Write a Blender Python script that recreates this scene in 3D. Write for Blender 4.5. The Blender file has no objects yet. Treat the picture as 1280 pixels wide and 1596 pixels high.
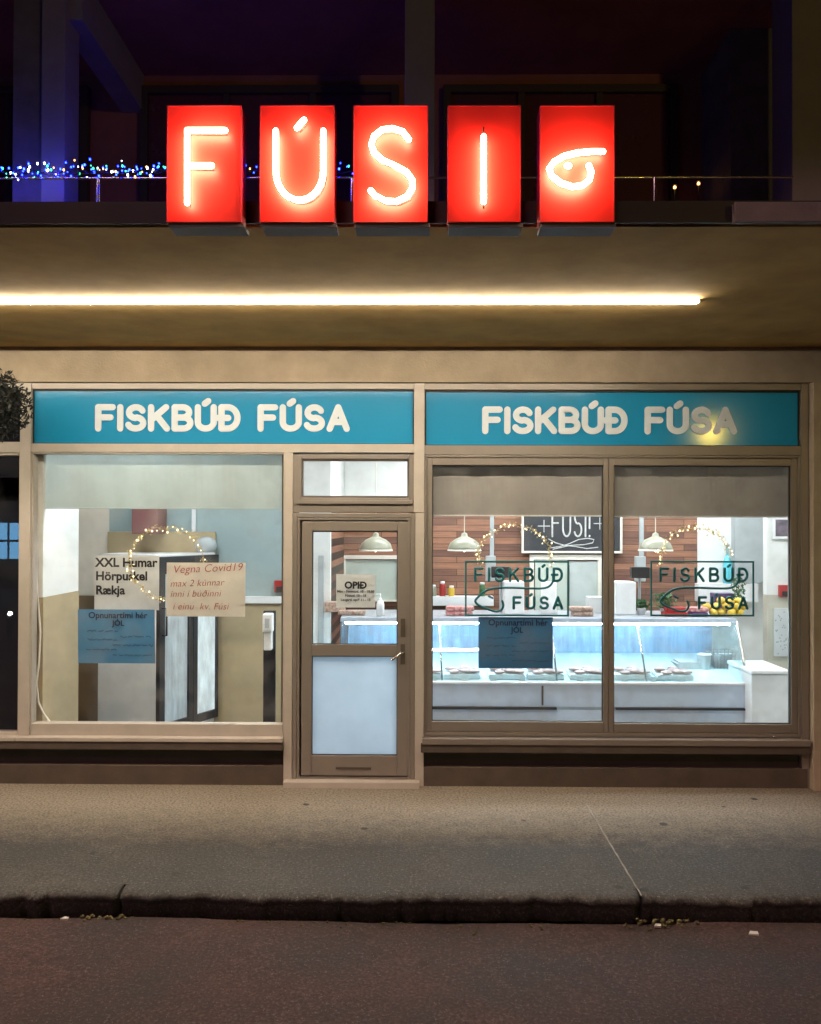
import bpy, bmesh, math, random
from math import pi, sin, cos, tan, radians as rad
from mathutils import Vector, Matrix
random.seed(7)
SC = bpy.context.scene
COL = SC.collection

# ------------------------------------------------------------------ camera
CAM = Vector((0.0, -6.4, 2.01))
YAW, PITCH, ROLL = rad(0.6), rad(0.5), rad(0.15)
cam = bpy.data.cameras.new('camera'); cam.sensor_fit = 'HORIZONTAL'; cam.sensor_width = 36; cam.lens = 36
cam.shift_y = 11.0 / 1280; cam.clip_start = 0.05; cam.clip_end = 1500
co = bpy.data.objects.new('camera', cam); COL.objects.link(co); SC.camera = co
F_ = Vector((-sin(YAW) * cos(PITCH), cos(YAW) * cos(PITCH), sin(PITCH)))
R_ = Vector((cos(YAW), sin(YAW), 0)); U_ = R_.cross(F_)
R2 = R_ * cos(ROLL) + U_ * sin(ROLL); U2 = U_ * cos(ROLL) - R_ * sin(ROLL)
M = Matrix((R2, U2, -F_)).transposed().to_4x4(); M.translation = CAM
co.matrix_world = M

# ------------------------------------------------------------------ world, added pink fill light, exposure
w = bpy.data.worlds.new('World'); SC.world = w; w.use_nodes = True
nt = w.node_tree; sky = nt.nodes.new('ShaderNodeTexSky'); sky.sky_type = 'NISHITA'; sky.sun_disc = False
sky.sun_elevation = rad(-4); sky.sun_rotation = rad(200)
nt.links.new(sky.outputs[0], nt.nodes['Background'].inputs[0]); nt.nodes['Background'].inputs[1].default_value = 0.03
sl = bpy.data.lights.new('pink_fill', 'SUN'); sl.energy = 0.65; sl.angle = rad(14); sl.color = (1, .50, .56)
so = bpy.data.objects.new('pink_fill', sl); COL.objects.link(so); so.rotation_euler = (rad(47), 0, rad(-20))
SC.view_settings.view_transform = 'Standard'; SC.view_settings.look = 'None'
SC.view_settings.exposure = 0; SC.view_settings.gamma = 1
SC.render.engine = 'CYCLES'
cy = SC.cycles; cy.use_denoising = True
cy.max_bounces = 10; cy.diffuse_bounces = 4; cy.glossy_bounces = 4; cy.transmission_bounces = 6; cy.transparent_max_bounces = 24
cy.sample_clamp_indirect = 6.0; cy.caustics_reflective = False; cy.caustics_refractive = False
try: cy.use_light_tree = True
except Exception: pass

LED_TUBE, NEON, UNSEEN_CEIL_LAMP = 180.0, 92.0, 36.0     # radiances of canopy tube, neon and the unseen ceiling lamps

# ------------------------------------------------------------------ pixel (of the 1280 x 1596 photo) -> point at depth Y
def P(px, py, Y=0.0):
    d = R2 * ((px - 640) / 1280.) + U2 * ((798 - py) / 1280. + 11. / 1280) + F_
    t = (Y - CAM.y) / d.y
    p = CAM + d * t
    return p
def PZ(px, py, z):
    d = R2 * ((px - 640) / 1280.) + U2 * ((798 - py) / 1280. + 11. / 1280) + F_
    return CAM + d * ((z - CAM.z) / d.z)
def X(px, Y=0.0, py=820): return P(px, py, Y).x
def Z(py, Y=0.0, px=640): return P(px, py, Y).z

# ------------------------------------------------------------------ materials
def mat(name, color, rough=0.6, metal=0.0, var=0.0, scale=4.0, bump=0.0, bscale=60.0, spec=0.5, color2=None, stretch=None, coat=0.0, emit=None, es=0.0, detail=5.0, coatr=0.03):
    m = bpy.data.materials.new(name); m.use_nodes = True
    t = m.node_tree; b = t.nodes['Principled BSDF']
    b.inputs['Base Color'].default_value = (*color, 1); b.inputs['Roughness'].default_value = rough
    b.inputs['Metallic'].default_value = metal; b.inputs['Specular IOR Level'].default_value = spec
    b.inputs['Coat Weight'].default_value = coat; b.inputs['Coat Roughness'].default_value = coatr
    if emit: b.inputs['Emission Color'].default_value = (*emit, 1); b.inputs['Emission Strength'].default_value = es
    tc = t.nodes.new('ShaderNodeTexCoord'); src = tc.outputs['Object']
    if stretch:
        mp = t.nodes.new('ShaderNodeMapping'); mp.inputs['Scale'].default_value = stretch
        t.links.new(src, mp.inputs[0]); src = mp.outputs[0]
    if var > 0 or color2:
        n = t.nodes.new('ShaderNodeTexNoise'); n.inputs['Scale'].default_value = scale; n.inputs['Detail'].default_value = detail
        n.inputs['Roughness'].default_value = .62
        t.links.new(src, n.inputs['Vector'])
        r = t.nodes.new('ShaderNodeValToRGB'); r.color_ramp.elements[0].position = .3; r.color_ramp.elements[1].position = .72
        c2 = color2 or tuple(c * (1 - var) for c in color); c1 = color if color2 else tuple(min(1, c * (1 + var * .5)) for c in color)
        r.color_ramp.elements[0].color = (*c2, 1); r.color_ramp.elements[1].color = (*c1, 1)
        t.links.new(n.outputs['Fac'], r.inputs[0]); t.links.new(r.outputs[0], b.inputs['Base Color'])
        mr = t.nodes.new('ShaderNodeMapRange'); mr.inputs['To Min'].default_value = min(1, rough + .1); mr.inputs['To Max'].default_value = max(.02, rough - .08)
        t.links.new(n.outputs['Fac'], mr.inputs[0]); t.links.new(mr.outputs[0], b.inputs['Roughness'])
    if bump > 0:
        n2 = t.nodes.new('ShaderNodeTexNoise'); n2.inputs['Scale'].default_value = bscale; n2.inputs['Detail'].default_value = 6
        t.links.new(src, n2.inputs['Vector'])
        bp = t.nodes.new('ShaderNodeBump'); bp.inputs['Strength'].default_value = bump; bp.inputs['Distance'].default_value = .01
        t.links.new(n2.outputs['Fac'], bp.inputs['Height']); t.links.new(bp.outputs[0], b.inputs['Normal'])
    return m
def emitter(name, color, s):
    m = bpy.data.materials.new(name); m.use_nodes = True; t = m.node_tree
    t.nodes.remove(t.nodes['Principled BSDF']); e = t.nodes.new('ShaderNodeEmission')
    e.inputs[0].default_value = (*color, 1); e.inputs[1].default_value = s
    t.links.new(e.outputs[0], t.nodes['Material Output'].inputs[0]); return m
def neon_mat(name, s):
    '''lit tube, pale core; the soft orange halo is put into its fading limb'''
    m = emitter(name, (1, .6, .3), s); t = m.node_tree; e = next(n for n in t.nodes if n.type == 'EMISSION')
    lw = t.nodes.new('ShaderNodeLayerWeight'); lw.inputs[0].default_value = .5
    r = t.nodes.new('ShaderNodeValToRGB'); r.color_ramp.elements[0].position = .25; r.color_ramp.elements[1].position = .9
    r.color_ramp.elements[0].color = (1, .60, .36, 1); r.color_ramp.elements[1].color = (.12, .022, .004, 1)
    t.links.new(lw.outputs['Facing'], r.inputs[0]); t.links.new(r.outputs[0], e.inputs[0])
    tr = t.nodes.new('ShaderNodeBsdfTransparent'); mx = t.nodes.new('ShaderNodeMixShader'); mr = t.nodes.new('ShaderNodeMapRange'); mr.interpolation_type = 'SMOOTHSTEP'
    mr.inputs['From Min'].default_value = .35; mr.inputs['From Max'].default_value = .98
    t.links.new(lw.outputs['Facing'], mr.inputs[0]); t.links.new(mr.outputs[0], mx.inputs[0]); t.links.new(e.outputs[0], mx.inputs[1]); t.links.new(tr.outputs[0], mx.inputs[2])
    t.links.new(mx.outputs[0], t.nodes['Material Output'].inputs[0]); return m
def glass_mat(name, tint=(1, 1, 1), rough=0.0, ior=1.45, dirt_haze=0.09):
    m = bpy.data.materials.new(name); m.use_nodes = True; t = m.node_tree
    t.nodes.remove(t.nodes['Principled BSDF'])
    tr = t.nodes.new('ShaderNodeBsdfTransparent'); tr.inputs[0].default_value = (*tint, 1)
    g = t.nodes.new('ShaderNodeBsdfGlossy'); g.inputs['Roughness'].default_value = rough
    lw = t.nodes.new('ShaderNodeLayerWeight'); lw.inputs[0].default_value = .5
    pw = t.nodes.new('ShaderNodeMath'); pw.operation = 'POWER'; pw.inputs[1].default_value = 5; t.links.new(lw.outputs['Facing'], pw.inputs[0])
    r0 = ((ior - 1) / (ior + 1)) ** 2
    fr = t.nodes.new('ShaderNodeMath'); fr.operation = 'MULTIPLY_ADD'; fr.inputs[1].default_value = 1 - r0; fr.inputs[2].default_value = r0; t.links.new(pw.outputs[0], fr.inputs[0])
    mx = t.nodes.new('ShaderNodeMixShader'); t.links.new(fr.outputs[0], mx.inputs[0]); t.links.new(tr.outputs[0], mx.inputs[1]); t.links.new(g.outputs[0], mx.inputs[2])
    d = t.nodes.new('ShaderNodeBsdfDiffuse'); d.inputs[0].default_value = (.7, .7, .68, 1)  # patchy veil over the pane: dirt plus painted-in haze
    n = t.nodes.new('ShaderNodeTexNoise'); n.inputs['Scale'].default_value = 5; n.inputs['Detail'].default_value = 8
    tc = t.nodes.new('ShaderNodeTexCoord'); t.links.new(tc.outputs['Object'], n.inputs['Vector'])
    ml = t.nodes.new('ShaderNodeMapRange'); ml.inputs['From Min'].default_value = .45; ml.inputs['From Max'].default_value = .8; ml.inputs['To Max'].default_value = dirt_haze
    t.links.new(n.outputs['Fac'], ml.inputs[0])
    m2 = t.nodes.new('ShaderNodeMixShader'); t.links.new(ml.outputs[0], m2.inputs[0]); t.links.new(mx.outputs[0], m2.inputs[1]); t.links.new(d.outputs[0], m2.inputs[2])
    t.links.new(m2.outputs[0], t.nodes['Material Output'].inputs[0]); return m
def cloth_mat(name, color, trans=.5, clear=0.0):
    m = bpy.data.materials.new(name); m.use_nodes = True; t = m.node_tree
    t.nodes.remove(t.nodes['Principled BSDF'])
    d = t.nodes.new('ShaderNodeBsdfDiffuse'); d.inputs[0].default_value = (*color, 1)
    l = t.nodes.new('ShaderNodeBsdfTranslucent'); l.inputs[0].default_value = (*color, 1)
    n = t.nodes.new('ShaderNodeTexNoise'); n.inputs['Scale'].default_value = 2.2; n.inputs['Detail'].default_value = 4
    tc = t.nodes.new('ShaderNodeTexCoord'); t.links.new(tc.outputs['Object'], n.inputs['Vector'])
    r = t.nodes.new('ShaderNodeValToRGB'); r.color_ramp.elements[0].color = (*[c * .86 for c in color], 1); r.color_ramp.elements[1].color = (*color, 1)
    r.color_ramp.elements[0].position = .35; r.color_ramp.elements[1].position = .65
    t.links.new(n.outputs['Fac'], r.inputs[0]); t.links.new(r.outputs[0], d.inputs[0]); t.links.new(r.outputs[0], l.inputs[0])
    mx = t.nodes.new('ShaderNodeMixShader'); mx.inputs[0].default_value = trans
    t.links.new(d.outputs[0], mx.inputs[1]); t.links.new(l.outputs[0], mx.inputs[2]); out = mx.outputs[0]
    if clear > 0:
        tr = t.nodes.new('ShaderNodeBsdfTransparent'); m2 = t.nodes.new('ShaderNodeMixShader'); m2.inputs[0].default_value = clear
        t.links.new(out, m2.inputs[1]); t.links.new(tr.outputs[0], m2.inputs[2]); out = m2.outputs[0]
    t.links.new(out, t.nodes['Material Output'].inputs[0]); return m

def ground_mat(name, base, dark, spot, rough, bump, strip=None):
    """worn asphalt / concrete: large patches, aggregate grain, bright specks; strip = (colour, y0, y1) a paler band painting in the light pool"""
    m = bpy.data.materials.new(name); m.use_nodes = True; t = m.node_tree; b = t.nodes['Principled BSDF']
    tc = t.nodes.new('ShaderNodeTexCoord')
    def noise(s, d, r=.6):
        n = t.nodes.new('ShaderNodeTexNoise'); n.inputs['Scale'].default_value = s; n.inputs['Detail'].default_value = d; n.inputs['Roughness'].default_value = r
        t.links.new(tc.outputs['Object'], n.inputs['Vector']); return n
    def mixc(f, a, c):
        x = t.nodes.new('ShaderNodeMix'); x.data_type = 'RGBA'
        t.links.new(f, x.inputs[0])
        for i, v in ((6, a), (7, c)):
            if isinstance(v, tuple): x.inputs[i].default_value = (*v, 1)
            else: t.links.new(v, x.inputs[i])
        return x.outputs[2]
    def ramp(f, a, c):
        r = t.nodes.new('ShaderNodeMapRange'); r.inputs['From Min'].default_value = a; r.inputs['From Max'].default_value = c
        t.links.new(f, r.inputs[0]); return r.outputs[0]
    big = noise(1.3, 7, .65); mid = noise(9, 7, .75); fine = noise(60, 5, .8); gum = t.nodes.new('ShaderNodeTexVoronoi'); gum.inputs['Scale'].default_value = 2.6; t.links.new(tc.outputs['Object'], gum.inputs['Vector'])
    c = mixc(ramp(big.outputs['Fac'], .40, .62), dark, base)
    c = mixc(ramp(mid.outputs['Fac'], .54, .34), c, tuple(x * .60 for x in base))
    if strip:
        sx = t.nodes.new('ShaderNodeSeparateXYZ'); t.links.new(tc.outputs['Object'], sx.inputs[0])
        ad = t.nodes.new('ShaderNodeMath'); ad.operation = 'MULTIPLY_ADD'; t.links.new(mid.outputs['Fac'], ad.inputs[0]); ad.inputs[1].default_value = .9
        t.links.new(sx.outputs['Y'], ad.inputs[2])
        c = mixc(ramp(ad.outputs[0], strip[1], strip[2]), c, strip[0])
    c = mixc(ramp(fine.outputs['Fac'], .55, .34), c, tuple(x * .30 for x in base))
    c = mixc(ramp(fine.outputs['Fac'], .56, .74), c, spot)
    c = mixc(ramp(gum.outputs['Distance'], .085, .06), c, tuple(x * .4 for x in base))
    v = t.nodes.new('ShaderNodeTexVoronoi'); v.inputs['Scale'].default_value = 38; t.links.new(tc.outputs['Object'], v.inputs['Vector'])
    c = mixc(ramp(v.outputs['Distance'], .13, .06), c, spot)
    t.links.new(c, b.inputs['Base Color']); b.inputs['Roughness'].default_value = rough
    rr = t.nodes.new('ShaderNodeMapRange'); rr.inputs['To Min'].default_value = rough - .25; rr.inputs['To Max'].default_value = min(1, rough + .2)
    t.links.new(big.outputs['Fac'], rr.inputs[0]); t.links.new(rr.outputs[0], b.inputs['Roughness'])
    ad = t.nodes.new('ShaderNodeMath'); ad.operation = 'ADD'; t.links.new(fine.outputs['Fac'], ad.inputs[0]); t.links.new(mid.outputs['Fac'], ad.inputs[1])
    bp = t.nodes.new('ShaderNodeBump'); bp.inputs['Strength'].default_value = bump; bp.inputs['Distance'].default_value = .012
    t.links.new(ad.outputs[0], bp.inputs['Height']); t.links.new(bp.outputs[0], b.inputs['Normal'])
    return m

def wood_mat(name):
    """horizontal planks, each of its own reddish brown, with grain and dark joints"""
    m = bpy.data.materials.new(name); m.use_nodes = True; t = m.node_tree; b = t.nodes['Principled BSDF']
    tc = t.nodes.new('ShaderNodeTexCoord'); mp = t.nodes.new('ShaderNodeMapping'); mp.inputs['Rotation'].default_value = (rad(90), 0, 0)
    t.links.new(tc.outputs['Object'], mp.inputs[0])
    br = t.nodes.new('ShaderNodeTexBrick'); br.inputs['Scale'].default_value = 1; br.inputs['Brick Width'].default_value = .9; br.inputs['Row Height'].default_value = .075
    br.inputs['Mortar Size'].default_value = .003; br.inputs['Color1'].default_value = (.31, .145, .085, 1); br.inputs['Color2'].default_value = (.12, .055, .042, 1); br.inputs['Mortar'].default_value = (.03, .015, .01, 1)
    br.inputs['Bias'].default_value = -.1
    t.links.new(mp.outputs[0], br.inputs['Vector'])
    mp2 = t.nodes.new('ShaderNodeMapping'); mp2.inputs['Scale'].default_value = (2, 2, 40); t.links.new(tc.outputs['Object'], mp2.inputs[0])
    n = t.nodes.new('ShaderNodeTexNoise'); n.inputs['Scale'].default_value = 2; n.inputs['Detail'].default_value = 6; t.links.new(mp2.outputs[0], n.inputs['Vector'])
    mx = t.nodes.new('ShaderNodeMix'); mx.data_type = 'RGBA'; mx.blend_type = 'OVERLAY'; mx.inputs[0].default_value = .65
    t.links.new(br.outputs['Color'], mx.inputs[6]); t.links.new(n.outputs['Fac'], mx.inputs[7]); t.links.new(mx.outputs[2], b.inputs['Base Color'])
    b.inputs['Roughness'].default_value = .5
    return m

MT = {
 'cream': mat('cream_paint', (.47, .42, .36), .45, var=.10, scale=6),
 'bronze': mat('bronze_aluminium', (.25, .215, .185), .42, metal=.25, var=.07, scale=4),
 'bronze_dark': mat('dark_bronze', (.10, .08, .065), .5, metal=.2),  # darker bronze for backings, stops, sashes and small fittings
 'gasket': mat('black_gasket', (.012, .012, .012), .6),
 'plaster': mat('beige_plaster', (.41, .33, .235), .8, var=.2, scale=3, bump=.25, bscale=70),
 'soffit': mat('soffit_concrete', (.56, .37, .135), .85, var=.26, scale=2.4, bump=.06, bscale=30, detail=9, spec=.2),
 'plinth': mat('dark_plinth_paint', (.085, .064, .05), .6, var=.25, scale=5, bump=.2, bscale=60),
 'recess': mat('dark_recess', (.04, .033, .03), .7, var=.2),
 'fascia': mat('black_fascia', (.018, .016, .018), .45, var=.2),
 'grey_conc': mat('grey_concrete', (.22, .20, .22), .8, var=.25, scale=5, bump=.2),
 'pale_conc': mat('pale_render', (.34, .32, .34), .8, var=.15, scale=3, bump=.15),
 'glow_wall': mat('red_glow_render', (.40, .15, .14), .85, var=.2, scale=2, bump=.15),  # red glow of the neon is mixed into this wall colour
 'dark_int': mat('unlit_room', (.03, .03, .035), .8),
 'sign_blue': mat('teal_sign_film', (.003, .245, .47), .5, var=.06, scale=1.2, spec=.2, coat=.5, coatr=.10),
 'sign_white': mat('white_letters', (.64, .71, .75), .5, var=.04),
 'red_panel': mat('red_acrylic', (.78, .023, .015), .5, var=.05, scale=3, spec=.25),
 'red_side': mat('red_enamel', (.42, .012, .02), .5),
 'tray_grey': mat('grey_tray', (.16, .16, .18), .6, var=.15),
 'wire': mat('dark_wire', (.03, .025, .02), .5),
 'steel': mat('brushed_steel', (.60, .69, .82), .33, metal=.2, var=.06, scale=2),
 'chrome': mat('satin_chrome', (.75, .73, .70), .2, metal=1),
 'white': mat('white_enamel', (.80, .81, .81), .35, var=.04, scale=2),
 'white_wall': mat('white_wall_paint', (.76, .77, .74), .7, var=.06, scale=2, bump=.05),
 'cream_wall': mat('cream_wall_paint', (.84, .76, .64), .7, var=.08, scale=2, bump=.05),
 'bluegrey_wall': mat('blue_grey_wall_paint', (.33, .42, .42), .65, var=.08, scale=2, bump=.05),
 'beige_dado': mat('beige_dado_paint', (.43, .34, .20), .55, var=.12, scale=2.5, bump=.04),
 'shaded_dado': mat('shaded_dado_paint', (.22, .14, .07), .55, var=.12, scale=2.5),
 'palegreen': mat('pale_green_door', (.52, .60, .53), .5, var=.08, scale=2),
 'floor': mat('grey_floor_tile', (.30, .31, .32), .35, var=.15, scale=3),
 'ceiling': mat('white_ceiling', (.78, .78, .76), .85),
 'wood': wood_mat('reddish_plank_wall'),
 'black': mat('black_plastic', (.018, .018, .02), .4),
 'slate': mat('chalkboard', (.035, .037, .042), .75, var=.3, scale=5),
 'chalk': mat('chalk', (.62, .62, .60), .9, var=.3, scale=40),
 'paper': cloth_mat('cream_paper', (.84, .80, .72), .22),
 'paper_w': cloth_mat('white_paper', (.82, .83, .82), .3),
 'paper_b': cloth_mat('blue_paper', (.12, .34, .60), .22),
 'paper_b2': cloth_mat('dark_blue_paper', (.08, .24, .44), .22),
 'ink': mat('black_ink', (.02, .02, .02), .7), 'ink_red': mat('red_marker', (.42, .07, .05), .7),
 'ink_blue': mat('navy_ink', (.015, .06, .12), .7), 'ink_navy': mat('navy_title_ink', (.008, .018, .06), .7),
 'vinyl': mat('teal_vinyl', (.010, .13, .15), .45),
 'red': mat('red_plastic', (.35, .02, .02), .4), 'redpack': mat('red_packet', (.40, .06, .06), .45, color2=(.62, .40, .38), scale=45, detail=1),
 'purplepack': mat('purple_packet', (.09, .05, .14), .4, var=.3, scale=20),
 'brownpack': mat('brown_packet', (.24, .10, .07), .45, color2=(.52, .42, .34), scale=35, detail=1),
 'yellow': mat('lemon_skin', (.66, .45, .05), .45, var=.2, scale=8, bump=.2, bscale=60),
 'green': mat('leaf_green', (.05, .14, .05), .55, var=.4, scale=20),
 'dark_green': mat('evergreen', (.004, .006, .004), .7, var=.4, scale=20),
 'counter': mat('grey_counter_stone', (.36, .39, .43), .3, var=.15, scale=12),
 'deck': mat('display_deck', (.62, .76, .80), .3, var=.06, scale=4), 'deckblue': mat('blue_case_back', (.32, .45, .62), .35, var=.35, scale=3, stretch=(5, 1, .6)),
 'olive': mat('olive_enamel', (.30, .30, .22), .3, var=.1), 'cable': mat('white_cable', (.80, .76, .66), .5), 'gold': mat('gold_leaf_wire', (.62, .48, .20), .35, metal=.6),
 'litter': mat('pale_litter', (.62, .60, .55), .7), 'moss': mat('gutter_moss', (.10, .085, .03), .9, var=.5, scale=60, bump=.5),
 'joint': mat('joint_mortar', (.27, .25, .22), .9, var=.5, scale=8),
 'fish': mat('pink_fish', (.62, .38, .34), .3, var=.3, scale=18), 'greyfilm': mat('grey_panel', (.42, .46, .47), .5, var=.1, scale=2),
 'cyan': mat('cyan_glint', (.12, .55, .66), .15), 'wicker': mat('wire_basket', (.35, .33, .32), .35, metal=.5),
 'wallboard': mat('tan_board', (.42, .33, .19), .6, var=.1), 'maroon': mat('maroon_box', (.20, .08, .075), .6, var=.1),
 'asphalt': ground_mat('road_asphalt', (.084, .043, .042), (.030, .021, .022), (.20, .15, .14), .85, 1.0),
 'pavement': ground_mat('pavement_concrete', (.082, .078, .073), (.046, .046, .046), (.24, .23, .21), .85, .6, strip=((.29, .24, .175), -.80, -.05)),  # warm paler band along the facade paints in the light pool
 'curb': mat('curb_concrete', (.12, .10, .09), .9, var=.4, scale=9, bump=.8, bscale=45),
 'ground': mat('dark_ground', (.05, .045, .04), .9, var=.3, scale=1),
 'glass': glass_mat('window_glass'), 'dark_glass': glass_mat('dark_window_glass', (.8, .8, .85), 0.0, 1.6, .015),
 'case_glass': glass_mat('case_glass', (.90, .98, 1.0), 0.0, 1.4, .16),
 'frost': cloth_mat('frosted_film', (.80, .89, .97), .80), 'blind': cloth_mat('grey_roller_blind', (.46, .44, .41), .25),
 'film': cloth_mat('pale_grey_translucent_blind', (.60, .67, .64), .45, .22),
 'tube': emitter('lit_tube', (1.0, .87, .68), LED_TUBE), 'neon': neon_mat('lit_neon', NEON),
 'panel_light': emitter('unseen_ceiling_lamp', (.90, .97, 1.0), UNSEEN_CEIL_LAMP), 'case_led': emitter('lit_case_led', (.70, .90, 1.0), 105.0),
 'bulb': emitter('lit_pendant_bulb', (1.0, .86, .6), 14.0), 'fairy': emitter('lit_fairy', (1.0, .80, .48), 3.5),
 'fb': emitter('lit_blue_bulb', (.003, .009, 1.0), 110.0), 'fw': emitter('lit_white_bulb', (.70, .80, 1.0), 14.0), 'fo': emitter('lit_amber_bulb', (1.0, .42, .12), 7.0), 'fg': emitter('lit_green_bulb', (.05, .9, .45), 5.0),
 'far_lamp': emitter('lit_far_lamp', (1.0, .70, .10), 190.0), 'far_win': emitter('lit_far_window', (.22, .60, 1.0), 7.0), 'far_dot': emitter('lit_far_dot', (1.0, .9, .75), 90.0),
}

# ------------------------------------------------------------------ mesh builder
class B:
    def __init__(s): s.bm = bmesh.new()
    def box(s, x0, x1, y0, y1, z0, z1, bev=0.0, rot=None):
        if x1 < x0: x0, x1 = x1, x0
        if y1 < y0: y0, y1 = y1, y0
        if z1 < z0: z0, z1 = z1, z0
        v = [s.bm.verts.new((x, y, z)) for x in (x0, x1) for y in (y0, y1) for z in (z0, z1)]
        f = [s.bm.faces.new([v[i] for i in q]) for q in ((0, 1, 3, 2), (4, 6, 7, 5), (0, 4, 5, 1), (2, 3, 7, 6), (0, 2, 6, 4), (1, 5, 7, 3))]
        if bev > 0:
            ed = list({e for q in f for e in q.edges})
            bmesh.ops.bevel(s.bm, geom=ed, offset=bev, segments=2, affect='EDGES', profile=.6)
        return s
    def prism(s, poly, axis, a, b):
        """poly = 2D points; axis 'x': (y,z) along x; 'y': (x,z) along y; 'z': (x,y) along z"""
        def pt(p, t):
            return {'x': (t, p[0], p[1]), 'y': (p[0], t, p[1]), 'z': (p[0], p[1], t)}[axis]
        va = [s.bm.verts.new(pt(p, a)) for p in poly]; vb = [s.bm.verts.new(pt(p, b)) for p in poly]
        n = len(poly); s.bm.faces.new(va); s.bm.faces.new(vb[::-1])
        for i in range(n): s.bm.faces.new((va[i], vb[i], vb[(i + 1) % n], va[(i + 1) % n]))
        return s
    def tube(s, pts, r, seg=8, round_=True, flat=1.0, sq=1.0):
        pts = [Vector(p) for p in pts]
        if len(pts) < 2: return s
        T = []
        for i in range(len(pts)):
            a = pts[max(0, i - 1)]; b = pts[min(len(pts) - 1, i + 1)]; d = (b - a)
            T.append(d.normalized() if d.length > 1e-9 else Vector((1, 0, 0)))
        rr = r if isinstance(r, (list, tuple)) else [r] * len(pts)
        n = Vector((0, 1, 0)) if abs(T[0].y) < .9 else Vector((0, 0, 1))
        n = (n - T[0] * n.dot(T[0])).normalized()
        stations = []
        if round_:
            for k in (85, 60, 30): stations.append((pts[0] - T[0] * rr[0] * sin(rad(k)), T[0], rr[0] * cos(rad(k))))
        for p, t, q in zip(pts, T, rr): stations.append((p, t, q))
        if round_:
            for k in (30, 60, 85): stations.append((pts[-1] + T[-1] * rr[-1] * sin(rad(k)), T[-1], rr[-1] * cos(rad(k))))
        rings = []
        for p, t, q in stations:
            n = (n - t * n.dot(t)); n = n.normalized() if n.length > 1e-6 else t.orthogonal().normalized()
            m = t.cross(n)
            pw = lambda v: math.copysign(abs(v) ** sq, v) if abs(v) > 1e-9 else 0.0
            rings.append([s.bm.verts.new(p + n * ((q if sq == 1 else rr[0]) * flat * pw(cos(2 * pi * (k + .5) / seg))) + m * (q * pw(sin(2 * pi * (k + .5) / seg)))) for k in range(seg)])
        for a, b in zip(rings, rings[1:]):
            for k in range(seg): s.bm.faces.new((a[k], a[(k + 1) % seg], b[(k + 1) % seg], b[k])).smooth = sq == 1
        s.bm.faces.new(rings[0][::-1]); s.bm.faces.new(rings[-1])
        return s
    def lathe(s, prof, c, seg=20):
        c = Vector(c); rings = []
        for r, z in prof: rings.append([s.bm.verts.new(c + Vector((max(r, 1e-4) * cos(2 * pi * k / seg), max(r, 1e-4) * sin(2 * pi * k / seg), z))) for k in range(seg)])
        for a, b in zip(rings, rings[1:]):
            for k in range(seg): s.bm.faces.new((a[k], a[(k + 1) % seg], b[(k + 1) % seg], b[k])).smooth = True
        s.bm.faces.new(rings[0][::-1]); s.bm.faces.new(rings[-1]); return s
    def blob(s, c, rx, ry, rz, jit=0.0, sub=2):
        r = bmesh.ops.create_icosphere(s.bm, subdivisions=sub, radius=1.0)
        for v in r['verts']:
            k = 1 + random.uniform(-jit, jit); v.co = Vector((c[0] + v.co.x * rx * k, c[1] + v.co.y * ry * k, c[2] + v.co.z * rz * k))
            for f in v.link_faces: f.smooth = True
        return s
    def leaf(s, c, l, wd):
        a = Vector((random.gauss(0, 1), random.gauss(0, 1), random.gauss(0, 1))).normalized(); b = a.orthogonal().normalized()
        b.rotate(Matrix.Rotation(random.random() * 6.28, 3, a)); c = Vector(c)
        s.bm.faces.new([s.bm.verts.new(c + q) for q in (-a * l * .5, b * wd * .5, a * l * .5, -b * wd * .5)]); return s
    def grid(s, x0, x1, y0, y1, nx, ny, zf):
        v = [[s.bm.verts.new((x0 + (x1 - x0) * i / nx, y0 + (y1 - y0) * j / ny, zf(x0 + (x1 - x0) * i / nx, y0 + (y1 - y0) * j / ny))) for j in range(ny + 1)] for i in range(nx + 1)]
        for i in range(nx):
            for j in range(ny): s.bm.faces.new((v[i][j], v[i + 1][j], v[i + 1][j + 1], v[i][j + 1])).smooth = True
        return s
    def frame(s, x0, x1, z0, z1, tl, tr, tt, tb, y0, y1, bev=.003):
        """a rectangular frame: full-height stiles with the rails butted between them"""
        s.box(x0, x0 + tl, y0, y1, z0, z1, bev); s.box(x1 - tr, x1, y0, y1, z0, z1, bev)
        s.box(x0 + tl, x1 - tr, y0, y1, z1 - tt, z1, bev); s.box(x0 + tl, x1 - tr, y0, y1, z0, z0 + tb, bev); return s

WL = {}
def _w(o): return WL.get(o.name, Vector((0, 0, 0)))
def thing(name, label, cat, loc=(0, 0, 0), group=None, rz=0.0):
    o = bpy.data.objects.new(name, None); COL.objects.link(o); o.location = loc; o.rotation_euler = (0, 0, rz); o.empty_display_size = .1
    o['label'] = label; o['category'] = cat
    if group: o['group'] = group
    WL[o.name] = Vector(loc); return o
def part(name, b, m, parent=None, label=None, local=False, kind=None):
    me = bpy.data.meshes.new(name); bmesh.ops.recalc_face_normals(b.bm, faces=b.bm.faces[:])
    off = Vector((0, 0, 0)) if local else (_w(parent) if parent else Vector((0, 0, 0)))
    if off.length: bmesh.ops.translate(b.bm, verts=b.bm.verts[:], vec=-off)
    b.bm.to_mesh(me); b.bm.free()
    me.materials.append(MT[m] if isinstance(m, str) else m)
    o = bpy.data.objects.new(name, me); COL.objects.link(o)
    if parent: o.parent = parent; WL[o.name] = off
    if label: o['label'] = label
    if kind: o['kind'] = kind
    return o
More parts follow.
